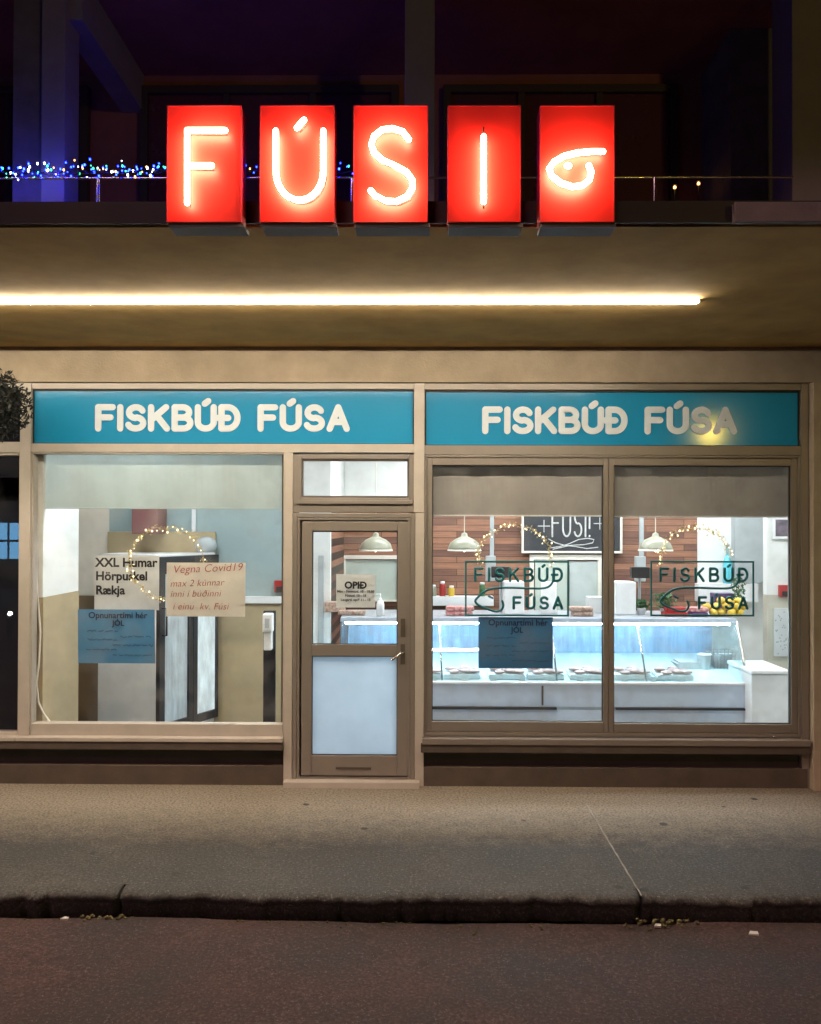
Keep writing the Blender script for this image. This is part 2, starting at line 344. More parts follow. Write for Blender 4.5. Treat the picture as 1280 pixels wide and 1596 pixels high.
def solo(name, b, m, label, cat, group=None, loc=None):
    """a thing that is one mesh; its origin goes to loc"""
    o = part(name, b, m); o['label'] = label; o['category'] = cat
    if group: o['group'] = group
    if loc is not None:
        loc = Vector(loc); o.data.transform(Matrix.Translation(-loc)); o.location = loc; WL[o.name] = loc
    return o
def struct(name, b, m):
    o = part(name, b, m); o['kind'] = 'structure'; return o
def dup(o, delta, label=None):
    c = o.copy(); COL.objects.link(c); c.location = o.location + Vector(delta)
    if label: c['label'] = label
    for ch in list(o.children):
        d = ch.copy(); COL.objects.link(d); d.parent = c
        for g in list(ch.children):
            e = g.copy(); COL.objects.link(e); e.parent = d
    return c

# ------------------------------------------------------------------ strokes and lettering
def arc(cx, cz, rx, rz, a0, a1, n=14): return [(cx + rx * cos(rad(a0 + (a1 - a0) * i / n)), cz + rz * sin(rad(a0 + (a1 - a0) * i / n))) for i in range(n + 1)]
GL = {
 'F': (.56, [[(0, 0), (0, 1)], [(0, 1), (.56, 1)], [(0, .52), (.48, .52)]]),
 'I': (.0, [[(0, 0), (0, 1)]]),
 'S': (.60, [arc(.31, .745, .27, .255, 22, 262) + arc(.30, .26, .30, .26, 80, -160)]),
 'K': (.62, [[(0, 0), (0, 1)], [(.58, 1), (0, .40)], [(.22, .60), (.62, 0)]]),
 'B': (.60, [[(0, 0), (0, 1)], [(0, 1), (.30, 1)] + arc(.30, .76, .26, .24, 90, -90)[1:], [(.30, .52), (0, .52)], [(.30, .52), (.32, .52)] + arc(.34, .26, .27, .26, 90, -90)[1:] + [(0, 0)]]),
 'Ú': (.62, [[(0, 1), (0, .31)] + arc(.31, .31, .31, .31, 180, 360)[1:] + [(.62, 1)], [(.27, 1.17), (.40, 1.29)]]),
 'Ð': (.62, [[(0, 0), (0, 1)], [(0, 1), (.24, 1)] + arc(.24, .5, .38, .5, 90, -90, 20)[1:] + [(0, 0)], [(-.14, .5), (.26, .5)]]),
 'A': (.66, [[(0, 0), (.33, 1)], [(.33, 1), (.66, 0)], [(.12, .32), (.54, .32)]]),
 ' ': (.30, []), '!': (.0, [[(0, .32), (0, 1)], [(0, 0), (0, .03)]]),
}
def stroke_word(word, x0, x1, z0, h, y, r, flat, gap=.30, seg=8, sq=1.0):
    """stroke letters spread so that the word fills x0..x1; one builder per letter"""
    ws = [GL[c][0] for c in word]; tot = sum(ws) + gap * (len(word) - 1); k = (x1 - x0) / tot
    out = []; cx = x0
    for c, wd in zip(word, ws):
        if GL[c][1]:
            b = B()
            for j, st in enumerate(GL[c][1]): b.tube([(cx + p[0] * k, y - (.0005 * j if sq != 1 else 0), z0 + p[1] * h) for p in st], r, seg, True, flat, sq)
            out.append((c, b))
        cx += (wd + gap) * k
    return out
def text_b(b, body, x, z, y, size, align='LEFT', depth=.0006, shear=0.0, off=0.0, sp=1.0, rot=0.0):
    c = bpy.data.curves.new('t', 'FONT'); c.body = body; c.size = size; c.align_x = align; c.extrude = depth; c.shear = shear; c.offset = off; c.resolution_u = 3; c.space_character = sp
    o = bpy.data.objects.new('t', c); COL.objects.link(o); bpy.context.view_layer.update()
    me = bpy.data.meshes.new_from_object(o.evaluated_get(bpy.context.evaluated_depsgraph_get()))
    me.transform(Matrix.Translation((x, y, z)) @ Matrix.Rotation(rot, 4, 'Y') @ Matrix.Rotation(pi / 2, 4, 'X'))
    b.bm.from_mesh(me); bpy.data.objects.remove(o); bpy.data.curves.remove(c); bpy.data.meshes.remove(me); return b
def scribble(b, x0, x1, z, h, y, r=.0016):
    x = x0
    while x < x1:
        wl = min(random.uniform(.025, .075), x1 - x); n = max(4, int(wl / .006)); pts = []
        for i in range(n + 1): pts.append((x + wl * i / n, y, z + random.uniform(-.5, .5) * h * (1 if i % 3 else 1.6)))
        b.tube(pts, r, 5, False, .4); x += wl + random.uniform(.008, .02)
    return b

# ================================================================== ground, road, pavement
GZ, RZ = -.20, -.118
struct('ground', B().box(-260, 260, -260, 260, GZ - .3, GZ), 'ground')
def rz_(x, y): return RZ + .010 * sin(x * 1.7 + y) * sin(y * 2.3) + .006 * sin(5.1 * x + 2 * y) * cos(4.3 * y - x) + random.uniform(-.002, .002)
struct('road', B().grid(-30, 30, -15, -1.965, 400, 90, rz_), 'asphalt')
def edge(x): return -1.925 + .012 * sin(3.1 * x) + .010 * sin(9.7 * x + 1) + .008 * sin(31 * x) + random.uniform(-.009, .009) + (.03 * random.random() if random.random() < .06 else 0)
CB = -1.80
pv = B().box(-30, 30, CB, .0, RZ - .2, 0)
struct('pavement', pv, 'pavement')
jx1, jx2 = PZ(186, 1390, 0).x, PZ(999, 1395, 0).x
def curb_stone(x0, x1):
    b = B(); n = max(6, int((x1 - x0) / .03)); rows = []
    for i in range(n + 1):
        x = x0 + (x1 - x0) * i / n; e = edge(x)
        if min(abs(x - x0), abs(x - x1)) < .03: e += .02
        dz = -.006 * random.random()
        prof = [(CB + .001, .001), (e + .05, .002 + dz * .3), (e + .015, -.006 + dz), (e + random.uniform(-.004, .004), -.026 + dz), (e + .012, -.045), (e + .026 + random.uniform(0, .015), -.075), (e + .030, RZ - .03), (CB + .001, RZ - .05)]
        rows.append([b.bm.verts.new((x, p[0], p[1])) for p in prof])
    for a, c in zip(rows, rows[1:]):
        for k in range(len(a) - 1): b.bm.faces.new((a[k], c[k], c[k + 1], a[k + 1])).smooth = True
    b.bm.faces.new(rows[0]); b.bm.faces.new(rows[-1][::-1]); return b
cuts = [-30, -14, jx1 - 7.9, jx1 - 4.1, jx1, jx2, jx2 + 4.1, jx2 + 8, 30]
for i in range(len(cuts) - 1):
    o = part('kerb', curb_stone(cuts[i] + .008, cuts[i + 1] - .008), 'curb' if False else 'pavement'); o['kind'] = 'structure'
jb = B()
pts = [(X0 + .0015 * sin(y * 40), y) for X0, y in [(jx2, -1.90 + .06 * i) for i in range(26)]]
for (a, y0), (c, y1) in zip(pts, pts[1:]): jb.prism([(a - .0042, y0), (a + .0042, y0), (c + .0042, y1), (c - .0042, y1)], 'z', .0005, .004)
struct('pavement_joint', jb, 'joint')
gm = B()
for i in range(170):
    x = random.uniform(-3.6, 3.6); y = -1.96 - abs(random.gauss(0, .05)) - .012; sz = random.uniform(.003, .009)
    gm.blob((x, y, RZ + .004), sz * 1.4, sz, sz * .7, .35, 1)
for jx in (jx1 - .02, jx2 + .08):
    for i in range(28): gm.blob((jx + random.gauss(0, .07), -1.955 - abs(random.gauss(0, .025)), RZ + random.uniform(-.005, .02)), .014, .012, .010, .4, 1)
o = part('gutter_debris', gm, 'moss'); o['kind'] = 'stuff'; o['label'] = 'brown grit and moss gathered along the foot of the kerb'; o['category'] = 'debris'
for i, (px, py, l) in enumerate([(101, 1432, 'pale scrap of litter in the gutter by the mossy kerb joint'), (1025, 1443, 'pale scrap of litter in the gutter under the thin white pavement joint'), (1174, 1455, 'larger pale scrap lying on the road beyond the pavement joint')]):
    p = PZ(px, py, RZ + .01); s = .020 if i < 2 else .028
    solo('litter_scrap', B().prism([(p.x - s, p.y - s * .5), (p.x + s * .8, p.y - s * .7), (p.x + s, p.y + s * .4), (p.x - s * .3, p.y + s * .6)], 'z', RZ + .006, RZ + .016), 'litter', l, 'litter', 'pale litter scraps in the gutter', p)

# ================================================================== the building
bld = thing('shop_building', 'shop building with beige wall, bronze framed windows and a flat canopy below a dark balcony', 'building', (0, 0, 0))
SOF, FAS_T, CF = 3.365, 3.472, -2.72          # soffit height, top and front of the canopy edge
WT = Z(598)                                    # top of the joinery
xL, xR = X(33), X(1259)
# lintel, piers and end walls
wl = B()
wl.box(-9, 3.75, -.05, .25, WT + .004, SOF + .35)
wl.box(xR + .004, 3.75, -.09, .25, -.05, WT + .002, .004)
wl.box(-9, -6.3, -.05, .25, -.05, WT + .002)
part('wall', wl, 'plaster', bld)
side = B().box(3.754, 9, -.40, .25, -.05, 6.6); part('wall', side, 'plaster', bld)
# canopy
cn = B().box(-9.2, 9.2, CF + .03, -.42, SOF, FAS_T - .01); cn.box(-9.2, 9.2, -.42, -.052, SOF + .035, FAS_T - .01)
part('canopy', cn, 'soffit', bld)
fa = B().box(-9.2, 9.2, CF, CF + .028, SOF + .012, FAS_T); fa.box(-9.2, 9.2, CF - .012, CF + .001, SOF + .004, SOF + .020)
part('canopy_edge', fa, 'fascia', bld)
part('upstand', B().box(X(1146, CF - .05), 9.2, CF - .05, CF - .014, Z(346, CF - .05), Z(315, CF - .05), .004), 'grey_conc', bld)
# plinth and ledges under the windows: ledge, dark recess, base
def plinth(x0, x1, zs, yo=0.0):
    b = B().box(x0, x1, -.075, .05, zs - .085, zs - .022, .004); part('ledge', b, 'plinth', bld)
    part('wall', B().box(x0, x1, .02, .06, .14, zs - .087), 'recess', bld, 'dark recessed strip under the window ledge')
    part('wall', B().box(x0, x1, -.03, .06, -.03, .150, .004), 'plinth', bld, 'low dark brown plinth')
ZS = Z(1150)
plinth(-6.3, X(444), ZS); plinth(X(657), X(1256), Z(1152))
# balcony
CEIL_B = Z(105)
part('balcony_floor', B().box(-9.2, 9.2, CF + .05, .25, FAS_T - .008, FAS_T + .004), 'grey_conc', bld)
part('balcony_ceiling', B().box(-9.2, 9.2, -2.7, .3, CEIL_B, CEIL_B + .3), 'glow_wall', bld)
bw = B().box(-9.2, 9.2, .10, .3, FAS_T + .006, CEIL_B - .002)
part('balcony_wall', bw, 'glow_wall', bld)
YC = -1.16
part('column', B().box(X(60, YC), X(97, YC), YC, YC + .22, FAS_T + .005, CEIL_B - .003, .006), 'pale_conc', bld)
part('column', B().box(X(20, YC + .1), X(60, YC) - .006, YC + .06, YC + .26, FAS_T + .005, CEIL_B - .003, .006), 'grey_conc', bld)
part('column', B().box(X(629, YC), X(676, YC), YC, YC + .22, FAS_T + .005, CEIL_B - .003, .006), 'pale_conc', bld)
part('column', B().box(X(1236, YC), X(1300, YC), YC, YC + .3, FAS_T + .005, CEIL_B - .003, .006), 'pale_conc', bld)
part('beam', B().box(-2.375, -2.2, YC + .05, .095, Z(165), CEIL_B - .004, .004), 'pale_conc', bld)
part('balcony_wall', B().box(X(1140, -.5), X(1236, YC) + .4, -.5, .09, FAS_T + .006, CEIL_B - .004), 'grey_conc', bld)
for x0, x1 in ((X(212), X(620)), (X(690), X(1060)), (X(-60), X(130))):
    z0, z1 = FAS_T + .25, Z(128)
    f = part('window', B().frame(x0, x1, z0, z1, .06, .06, .06, .06, .03, .095), 'bronze_dark', bld)
    b = B()
    n = 3
    for i in range(1, n): b.box(x0 + (x1 - x0) * i / n - .025, x0 + (x1 - x0) * i / n + .025, .04, .095, z0 + .061, z1 - .061)
    part('mullion', b, 'bronze_dark', f)
    part('pane', B().box(x0 + .062, x1 - .062, .07, .076, z0 + .062, z1 - .062), mat('red_glow_glass', (.16, .06, .075), .25, spec=.5, var=.2, scale=2), f)  # reddish glow and reflection put into the pane colour
rail = B(); YR = -1.35; zr = Z(277, YR)
rail.tube([(-6, YR, zr), (X(1236, YR), YR, zr)], .007, 8)
rl = part('railing', rail, 'chrome', bld)
for px in (150, 547, 795, 1020):
    part('railing_post', B().tube([(X(px, YR), YR, FAS_T + .0), (X(px, YR), YR, zr - .006)], .012, 10), 'chrome', rl)

# -------------------------------------------------- joinery of the ground floor (frames Y -0.03..0.07, glass at 0.03)
YF, YB = -.02, .07
gr = part('window_post', B().box(X(33), X(50), YF - .012, YB, ZS + .008, WT, .004), 'cream', bld)          # left post
part('window_post', B().box(X(645), X(661.5), YF - .012, YB, Z(799), WT, .004).box(X(647.5), X(661.5), YF - .012, YB, -.02, Z(799) - .0005, .004), 'cream', bld)         # middle post
part('window_post', B().box(X(1247), X(1259), YF - .008, YB, -.02, WT, .004), 'bronze', bld)          # right post
part('window_post', B().box(X(444), X(457), YF - .006, YB, -.02, Z(706), .004), 'cream', bld)
part('window_post', B().box(X(640), X(668), YB + .001, YB + .012, .0, WT), 'bronze_dark', bld)
part('window_post', B().box(X(437), X(464), YB + .001, YB + .012, .0, Z(706)), 'bronze_dark', bld)
part('sign_backing', B().box(X(40), X(1254), YB + .013, YB + .02, Z(707), WT + .02), 'bronze_dark', bld)
part('window_rail', B().box(X(50), X(645), YF, YB, Z(607), WT, .003).box(X(50), X(645), YF - .004, YB, Z(706), Z(692.5), .003), 'cream', bld)
part('window_rail', B().box(X(661.5), X(1247), YF, YB, Z(608), WT, .003).box(X(661.5), X(1247), YF - .004, YB, Z(709), Z(694.5), .003), 'bronze', bld)
part('window_rail', B().box(-6.29, X(33), YF, YB, Z(607), WT, .003).box(-6.29, X(33), YF - .004, YB, Z(707), Z(690), .003), 'cream', bld)
# neighbouring dark shop window
nb = part('window', B().frame(-6.29, X(33), ZS - .02, Z(707) - .001, .05, .012, .02, .05, YF + .006, YB, .003), 'cream', bld, 'unlit dark window beside the cream post')
part('pane', B().box(-6.238, X(33) - .014, .03, .036, ZS + .032, Z(707) - .022), 'dark_glass', nb)
part('pane', B().box(-6.288, X(33) - .002, .03, .036, Z(690) + .002, Z(607) - .002), 'dark_glass', nb)
part('window_sill', B().box(-6.29, X(33), -.085, .05, ZS - .022, ZS + .006, .004), 'cream', nb)
dk = B().box(-6.6, X(33) - .01, .62, .66, -.02, 3.1); dk.box(-6.6, -6.55, .1, .618, -.02, 3.1); dk.box(-6.55, X(33) - .052, .1, .618, 3.05, 3.1); dk.box(X(33) - .05, X(33) - .002, .08, .618, -.02, 3.048)  # backdrop box; the unlit room's darkness is put into its near-black colour
part('interior_wall', dk, 'dark_int', bld)  # added backdrop standing in for the unlit neighbouring room
# left display window
lw = part('window', B().frame(X(50), X(444), ZS - .02, Z(706) - .001, .012, .010, .012, Z(1130) - ZS + .02, YF + .006, YB, .003), 'cream', bld, 'large cream framed display window beside the door')
part('pane', B().box(X(50) + .013, X(444) - .011, .030, .036, Z(1130) + .001, Z(706) - .014), 'glass', lw)
part('window_sill', B().box(X(50) - .08, X(444), -.085, .05, ZS - .022, ZS + .008, .005), 'cream', lw)
# right double window: outer frame, two sashes
zt, zb = Z(709) - .002, Z(1146)
rw = part('window', B().frame(X(661.5) + .002, X(1247) - .002, zb, zt, .018, .018, .018, .03, YF + .002, YB, .004), 'bronze', bld, 'wide bronze aluminium window with two panes')
sz0, sz1 = zb + .032, zt - .02
m0, m1 = X(940.5), X(957)
sash = B().frame(X(661.5) + .022, m0 + .0405, sz0, sz1, X(674) - X(661.5) - .022, .0405, sz1 - Z(725), Z(1124) - sz0, YF + .014, YB - .01, .005)
sash.frame(m0 + .0425, X(1247) - .022, sz0, sz1, m1 - m0 - .0425, X(1247) - .022 - X(1233), sz1 - Z(725), Z(1126) - sz0, YF + .014, YB - .01, .005)
part('sash', sash, 'bronze', rw)
part('pane', B().box(X(674) + .001, m0 - .001, .030, .036, Z(1124) + .001, Z(725) - .001), 'glass', rw)
part('pane', B().box(m1 + .001, X(1233) - .001, .030, .036, Z(1126) + .001, Z(725) - .001), 'glass', rw)
gk = B().frame(X(674), m0, Z(1124), Z(725), .006, .006, .006, .006, .010, .028, 0).frame(m1, X(1233), Z(1126), Z(725), .006, .006, .006, .006, .010, .028, 0)
part('gasket', gk, 'gasket', rw)
part('window_sill', B().box(X(659), X(1256), -.085, .05, Z(1152) - .022, Z(1147), .005), 'bronze', rw)
part('latch', B().blob((X(1205), YF - .004, Z(1144)), .012, .012, .008), 'chrome', rw)

# -------------------------------------------------- door
dx0, dx1 = X(457), X(647.5)
dr = part('door', B().frame(X(471), X(637), Z(1209), Z(813), X(487) - X(471), X(637) - X(620), Z(813) - Z(828), Z(1178) - Z(1209), YF + .010, YB - .016, .005)
          .box(X(487), X(620), YF + .010, YB - .016, Z(1023), Z(1005), .004), 'bronze', bld, 'bronze door with clear upper and frosted lower panel')
part('door_frame', B().frame(dx0 + .001, dx1 - .001, Z(1214), Z(800), .034, .034, .036, .008, YF - .002, YB, .005).frame(dx0 + .036, dx1 - .036, Z(1212), Z(807.6), .020, .020, .016, .004, YF + .004, YB - .006, .003), 'bronze', dr)
part('door_stop', B().frame(dx0 + .030, dx1 - .030, Z(1211), Z(805), .07, .07, .07, .07, YB - .015, YB - .002, 0), 'bronze_dark', dr)
part('threshold', B().box(X(446), X(655), -.10, .06, -.01, Z(1214), .006), 'cream', dr)
part('pane', B().box(X(487) + .001, X(620) - .001, .024, .030, Z(1005) + .001, Z(828) - .001), 'glass', dr)
part('frosted_panel', B().box(X(487) + .001, X(620) - .001, .024, .030, Z(1178) + .001, Z(1023) - .001), 'frost', dr)
part('gasket', B().frame(X(487), X(620), Z(1005), Z(828), .006, .006, .008, .006, .006, .022, 0).frame(X(487), X(620), Z(1178), Z(1023), .005, .005, .006, .005, .006, .022, 0), 'gasket', dr)
hx, hz = X(628), Z(1016)
part('handle', B().tube([(hx, YF, hz), (hx, YF - .05, hz), (hx - .012, YF - .058, hz - .002), (X(612), YF - .058, Z(1026))], .009, 10).lathe([(.02, -.004), (.02, .004)], (hx, YF + .006, hz)), 'chrome', dr)
part('lock_plate', B().box(X(625), X(632), YF + .002, YF + .012, Z(992), Z(964), .003).box(X(625), X(632), YF + .002, YF + .012, Z(1034), Z(1004), .003).tube([(X(628.5), YF + .004, Z(975)), (X(628.5), YF - .014, Z(975))], .012, 12, False), 'bronze_dark', dr)
part('letter_slot', B().box(X(525), X(580), YF + .004, YF + .012, Z(1199), Z(1195.5), .001), 'bronze_dark', dr)
# transom window above the door
tw = part('window', B().frame(dx0 + .001, dx1 - .001, Z(799) - .0, Z(709), X(470) - dx0, dx1 - X(637), Z(709) - Z(716), Z(776) - Z(799), YF, YB, .005), 'bronze', bld, 'small opening window above the door')
part('sash', B().frame(X(470) + .001, X(637) - .001, Z(776) + .001, Z(716) - .001, .010, .010, .012, .014, YF + .012, YB - .02, .003), 'bronze_dark', tw)
part('pane', B().box(X(470) + .012, X(637) - .012, .030, .036, Z(776) + .016, Z(716) - .014), 'glass', tw)
part('window_sill', B().box(X(463), X(643), YF - .02, YF - .001, Z(786), Z(780), .003), 'bronze', tw)

# ================================================================== shop interior shell
YBK = 3.4                                   # wood wall
CZ = 3.16
struct('floor', B().box(X(33) + .06, 4.6, .08, YBK + .2, -.04, .0), 'floor')
part('ceiling', B().box(X(33) + .02, 4.6, .252, YBK + .2, CZ, CZ + .12), 'ceiling', bld)
Y1 = 1.9                                    # back wall of the left bay
zD = Z(930, Y1); xP = X(515, Y1)
xw = -2.985
part('interior_wall', B().box(xw - .06, xw, .09, .77, Z(925, .6), CZ - .002).box(-4.2, xw - .06, .70, .77, 0, CZ - .002), 'white_wall', bld)
part('dado', B().box(xw - .06, xw + .004, .09, .774, .001, Z(925, .6) - .002), 'beige_dado', bld)
part('interior_wall', B().box(-4.2, X(170, Y1), Y1, Y1 + .1, zD, CZ - .002), 'cream_wall', bld)
part('dado', B().box(-4.2, X(170, Y1), Y1 - .004, Y1 + .1, .001, zD - .002), 'shaded_dado', bld)  # the fridge's shadow is put into this darker dado colour
part('interior_wall', B().box(X(170, Y1) + .002, X(452, Y1), Y1, Y1 + .1, zD, CZ - .002), 'bluegrey_wall', bld)
part('dado', B().box(X(170, Y1) + .002, X(452, Y1), Y1 - .004, Y1 + .1, .001, zD - .002), 'beige_dado', bld)
part('chair_rail', B().box(X(330, Y1), X(452, Y1), Y1 - .03, Y1 - .005, Z(941, Y1), Z(930, Y1), .004), 'white', bld)
part('interior_wall', B().box(X(452, Y1) + .002, xP, Y1, Y1 + .1, .001, CZ - .002), 'white_wall', bld)
part('wall_trim', B().box(X(497, Y1), X(505, Y1), Y1 - .02, Y1 - .002, .01, Z(866, Y1), .003), 'greyfilm', bld)
part('wall_trim', B().box(X(300, Y1), X(306, Y1) + .0, Y1 - .03, Y1 - .005, Z(838, Y1), CZ - .01, .003), 'white', bld)
zw = Z(790, YBK)
part('interior_wall', B().box(xP + .002, X(1087, YBK), YBK, YBK + .1, zw + .002, CZ - .002), 'white_wall', bld)
wd = B().box(xP + .002, X(1087, YBK), YBK, YBK + .1, .001, zw)
part('wood_wall', wd, 'wood', bld)
part('interior_wall', B().box(xP - .05, xP, Y1 + .102, YBK + .1, zw + .001, CZ - .002), 'white_wall', bld)
part('wood_wall', B().box(xP - .05, xP, Y1 + .102, YBK + .1, .001, zw), 'wood', bld)
part('interior_wall', B().box(X(1087, YBK) + .002, 4.6, YBK, YBK + .1, .001, CZ - .002), 'white_wall', bld)
Y2 = 2.0                                    # white wall by the right window edge
part('interior_wall', B().box(X(1196, Y2), 4.6, Y2, Y2 + .1, Z(925, Y2), CZ - .002), 'white_wall', bld)
part('dado', B().box(X(1196, Y2), 4.6, Y2 - .004, Y2 + .1, .001, Z(925, Y2) - .002), mat('grey_beige_dado', (.50, .47, .38), .4, var=.08), bld)
part('interior_wall', B().box(4.602, 4.7, .25, YBK + .2, 0, CZ), 'white_wall', bld)
part('interior_wall', B().box(X(1259), 4.6, .255, .30, 0, CZ - .002), 'white_wall', bld)
part('interior_wall', B().box(X(33) - .0, X(33) + .02, .08, .69, 0, CZ), 'white_wall', bld)
part('interior_wall', B().box(-4.3, -4.2, .7, Y1 + .2, 0, CZ), 'white_wall', bld)
part('interior_wall', B().box(X(1140, YBK), X(1196, YBK), YBK - .12, YBK - .002, Z(906, YBK), CZ - .004), 'greyfilm', bld, 'grey panel on the white back wall')
# pale green doorway and serving hatch in the wood wall
dw = part('doorway', B().frame(X(826, YBK - .05), X(939, YBK - .05), 0, Z(864, YBK - .05), .05, .05, .06, .02, YBK - .05, YBK - .002, .004), 'cable', bld)
part('door_leaf', B().box(X(826, YBK) + .06, X(884, YBK), YBK - .035, YBK - .004, .03, Z(872, YBK)), 'palegreen', dw)
part('door_leaf', B().box(X(887, YBK), X(939, YBK) - .06, YBK - .03, YBK - .004, .03, Z(874, YBK)), mat('pale_grey_leaf', (.48, .54, .52), .5, var=.1), dw)
part('wall_trim', B().box(X(884, YBK) + .002, X(887, YBK) - .002, YBK - .05, YBK - .004, Z(960, YBK), Z(880, YBK)), 'bronze_dark', dw)
ht = part('serving_hatch', B().frame(X(536, YBK - .06), X(622, YBK - .06), Z(938, YBK - .06), Z(866, YBK - .06), .02, .02, .045, .02, YBK - .06, YBK - .002, .004), 'cable', bld)
part('shutter', B().box(X(538, YBK), X(620, YBK), YBK - .03, YBK - .004, Z(937, YBK), Z(873, YBK)), 'palegreen', ht)
part('wall_ledge', B().box(X(668, YBK - .2), X(770, YBK - .2), YBK - .2, YBK - .003, Z(944, YBK - .2), Z(930, YBK - .2), .004), 'white', bld)
part('wall_ledge', B().box(X(1087, YBK - .1), X(1180, YBK - .1), YBK - .14, YBK - .004, Z(936, YBK - .1), Z(908, YBK - .1), .004), 'white', bld)

# ceiling panel lights
first = None
for j, (x, y) in enumerate([(-2.3, .45), (-.2, .66), (1.5, .66), (3.2, .66), (.2, 2.45), (1.7, 2.45), (3.2, 2.45)]):
    if first is None:
        first = thing('ceiling_light', 'flat white ceiling light panel above the shop', 'ceiling light', (x, y, CZ), 'ceiling light panels inside the shop')
        part('frame', B().box(x - .62, x - .60, y - .17, y + .17, CZ - .05, CZ - .002).box(x + .60, x + .62, y - .17, y + .17, CZ - .05, CZ - .002).box(x - .60, x + .60, y - .17, y - .155, CZ - .05, CZ - .002).box(x - .60, x + .60, y + .155, y + .17, CZ - .05, CZ - .002), 'white', first)
        part('diffuser', B().box(x - .59, x + .59, y - .15, y + .15, CZ - .045, CZ - .02), 'panel_light', first)
    else: dup(first, (x + 2.3, y - .45, 0))

# ================================================================== canopy tube lamp
YT = -6.4 + 4.9 - .0; YT = -1.50
zT = SOF - .045
xe = P(1090, 468, YT).x
lt = thing('tube_light', 'long lit white tube lamp running under the canopy', 'lamp', (0, YT, SOF))
part('housing', B().box(-6.5, xe - .01, YT - .016, YT + .016, SOF - .0045, SOF - .001), 'white', lt)
part('tube', B().box(-6.5, xe - .010, YT - .0215, YT + .0215, SOF - .021, SOF - .005, .006), 'tube', lt)
part('end_cap', B().box(xe - .009, xe + .004, YT - .022, YT + .022, SOF - .020, SOF - .001, .002), 'white', lt)
part('clip', B().box(X(608, YT), X(608, YT) + .012, YT - .03, YT + .03, SOF - .012, SOF - .0005, .001), 'chrome', lt)

# ================================================================== five neon box signs on the canopy edge
YN = -2.86
def px2(pts, Y): return [(P(a, b, Y).x, Y, P(a, b, Y).z) for a, b in pts]
NEO = [
 ('F', 260, 376, [[(292, 203), (292, 316)], [(292, 203), (351, 203)], [(292, 258), (330, 258)]], 'red box sign with a glowing letter F, end box above the string of blue lights'),
 ('U', 405, 521, [[(430, 204), (430, 264)] + [(467 - 37 * cos(rad(a)), 266 + 46 * sin(rad(a))) for a in range(10, 171, 10)] + [(504, 264), (504, 204)], [(463, 199), (474, 187)]], 'red box sign with a glowing letter U under an accent'),
 ('S', 551, 667, [[(637, 217), (628, 205), (612, 200), (596, 202), (583, 212), (579, 225), (583, 238), (597, 250), (615, 258), (634, 268), (643, 281), (643, 293), (635, 306), (618, 314), (600, 313), (585, 305), (578, 297)]], 'red box sign with a glowing letter S'),
 ('I', 698, 812, [[(754, 213), (754, 314)]], 'red box sign with a glowing upright letter I'),
 ('fish', 842, 958, [[(940, 236), (922, 236), (900, 238), (880, 243), (864, 252), (856, 263), (860, 274), (874, 285), (892, 291), (908, 289), (919, 280), (922, 268), (918, 258)], [(884, 258), (887, 258.5)]], 'red box sign with a glowing looped fish outline'),
]
for nm, a, b, strokes, lab in NEO:
    x0, x1 = P(a, 255, YN).x, P(b, 255, YN).x; z0, z1 = P((a + b) / 2, 346, YN).z, P((a + b) / 2, 164, YN).z
    t = thing('neon_sign', lab, 'neon sign', ((x0 + x1) / 2, YN, z0), 'red neon letter boxes along the canopy edge')
    part('panel', B().box(x0 + .004, x1 - .004, YN + .004, YN + .012, z0 + .004, z1 - .004), 'red_panel', t)
    part('case', B().frame(x0, x1, z0, z1, .004, .004, .004, .004, YN, YN + .10, 0).box(x0 + .004, x1 - .004, YN + .09, YN + .10, z0 + .004, z1 - .004), 'red_side', t)
    part('tray', B().box(x0 + .006, x1 + .010, YN + .010, YN + .125, z0 - .018, z0 - .001, .002), 'tray_grey', t)
    part('bracket', B().box((x0 + x1) / 2 - .03, (x0 + x1) / 2 + .03, YN + .101, CF - .0125, z0 + .05, z0 + .09).box((x0 + x1) / 2 - .03, (x0 + x1) / 2 + .03, YN + .101, CF - .0125, z0 + .10, z0 + .13), 'fascia', t)
    h = .033
    for st in strokes: part('neon_tube', B().tube(px2(st, YN - h), .0125, 16), 'neon', t)
    def wire(pts, r=.0023): part('wire', B().tube(pts, r, 6, False), 'wire', t)
    for k, st in enumerate(strokes):
        if nm == 'I': continue
        q = [(u + 4.5, v + 7.5) for u, v in st]
        if nm in 'US' and k == 0: q = [(u + (3 if u < (a + b) / 2 else 5), v + 6) for u, v in st][(2 if nm == 'U' else 4):]
        if nm == 'fish':
            if k: continue
            q = [(u + 2, v + 6) for u, v in st][:3]
        wire(px2(q, YN - .050))
    if nm == 'fish': wire(px2([(857, 270), (863, 279), (876, 288), (893, 293), (909, 292)], YN - .050))
    if nm == 'I': wire(px2([(754, 198), (754, 208)], YN - h), .0035); wire(px2([(754, 318), (754, 325)], YN - h), .0035)

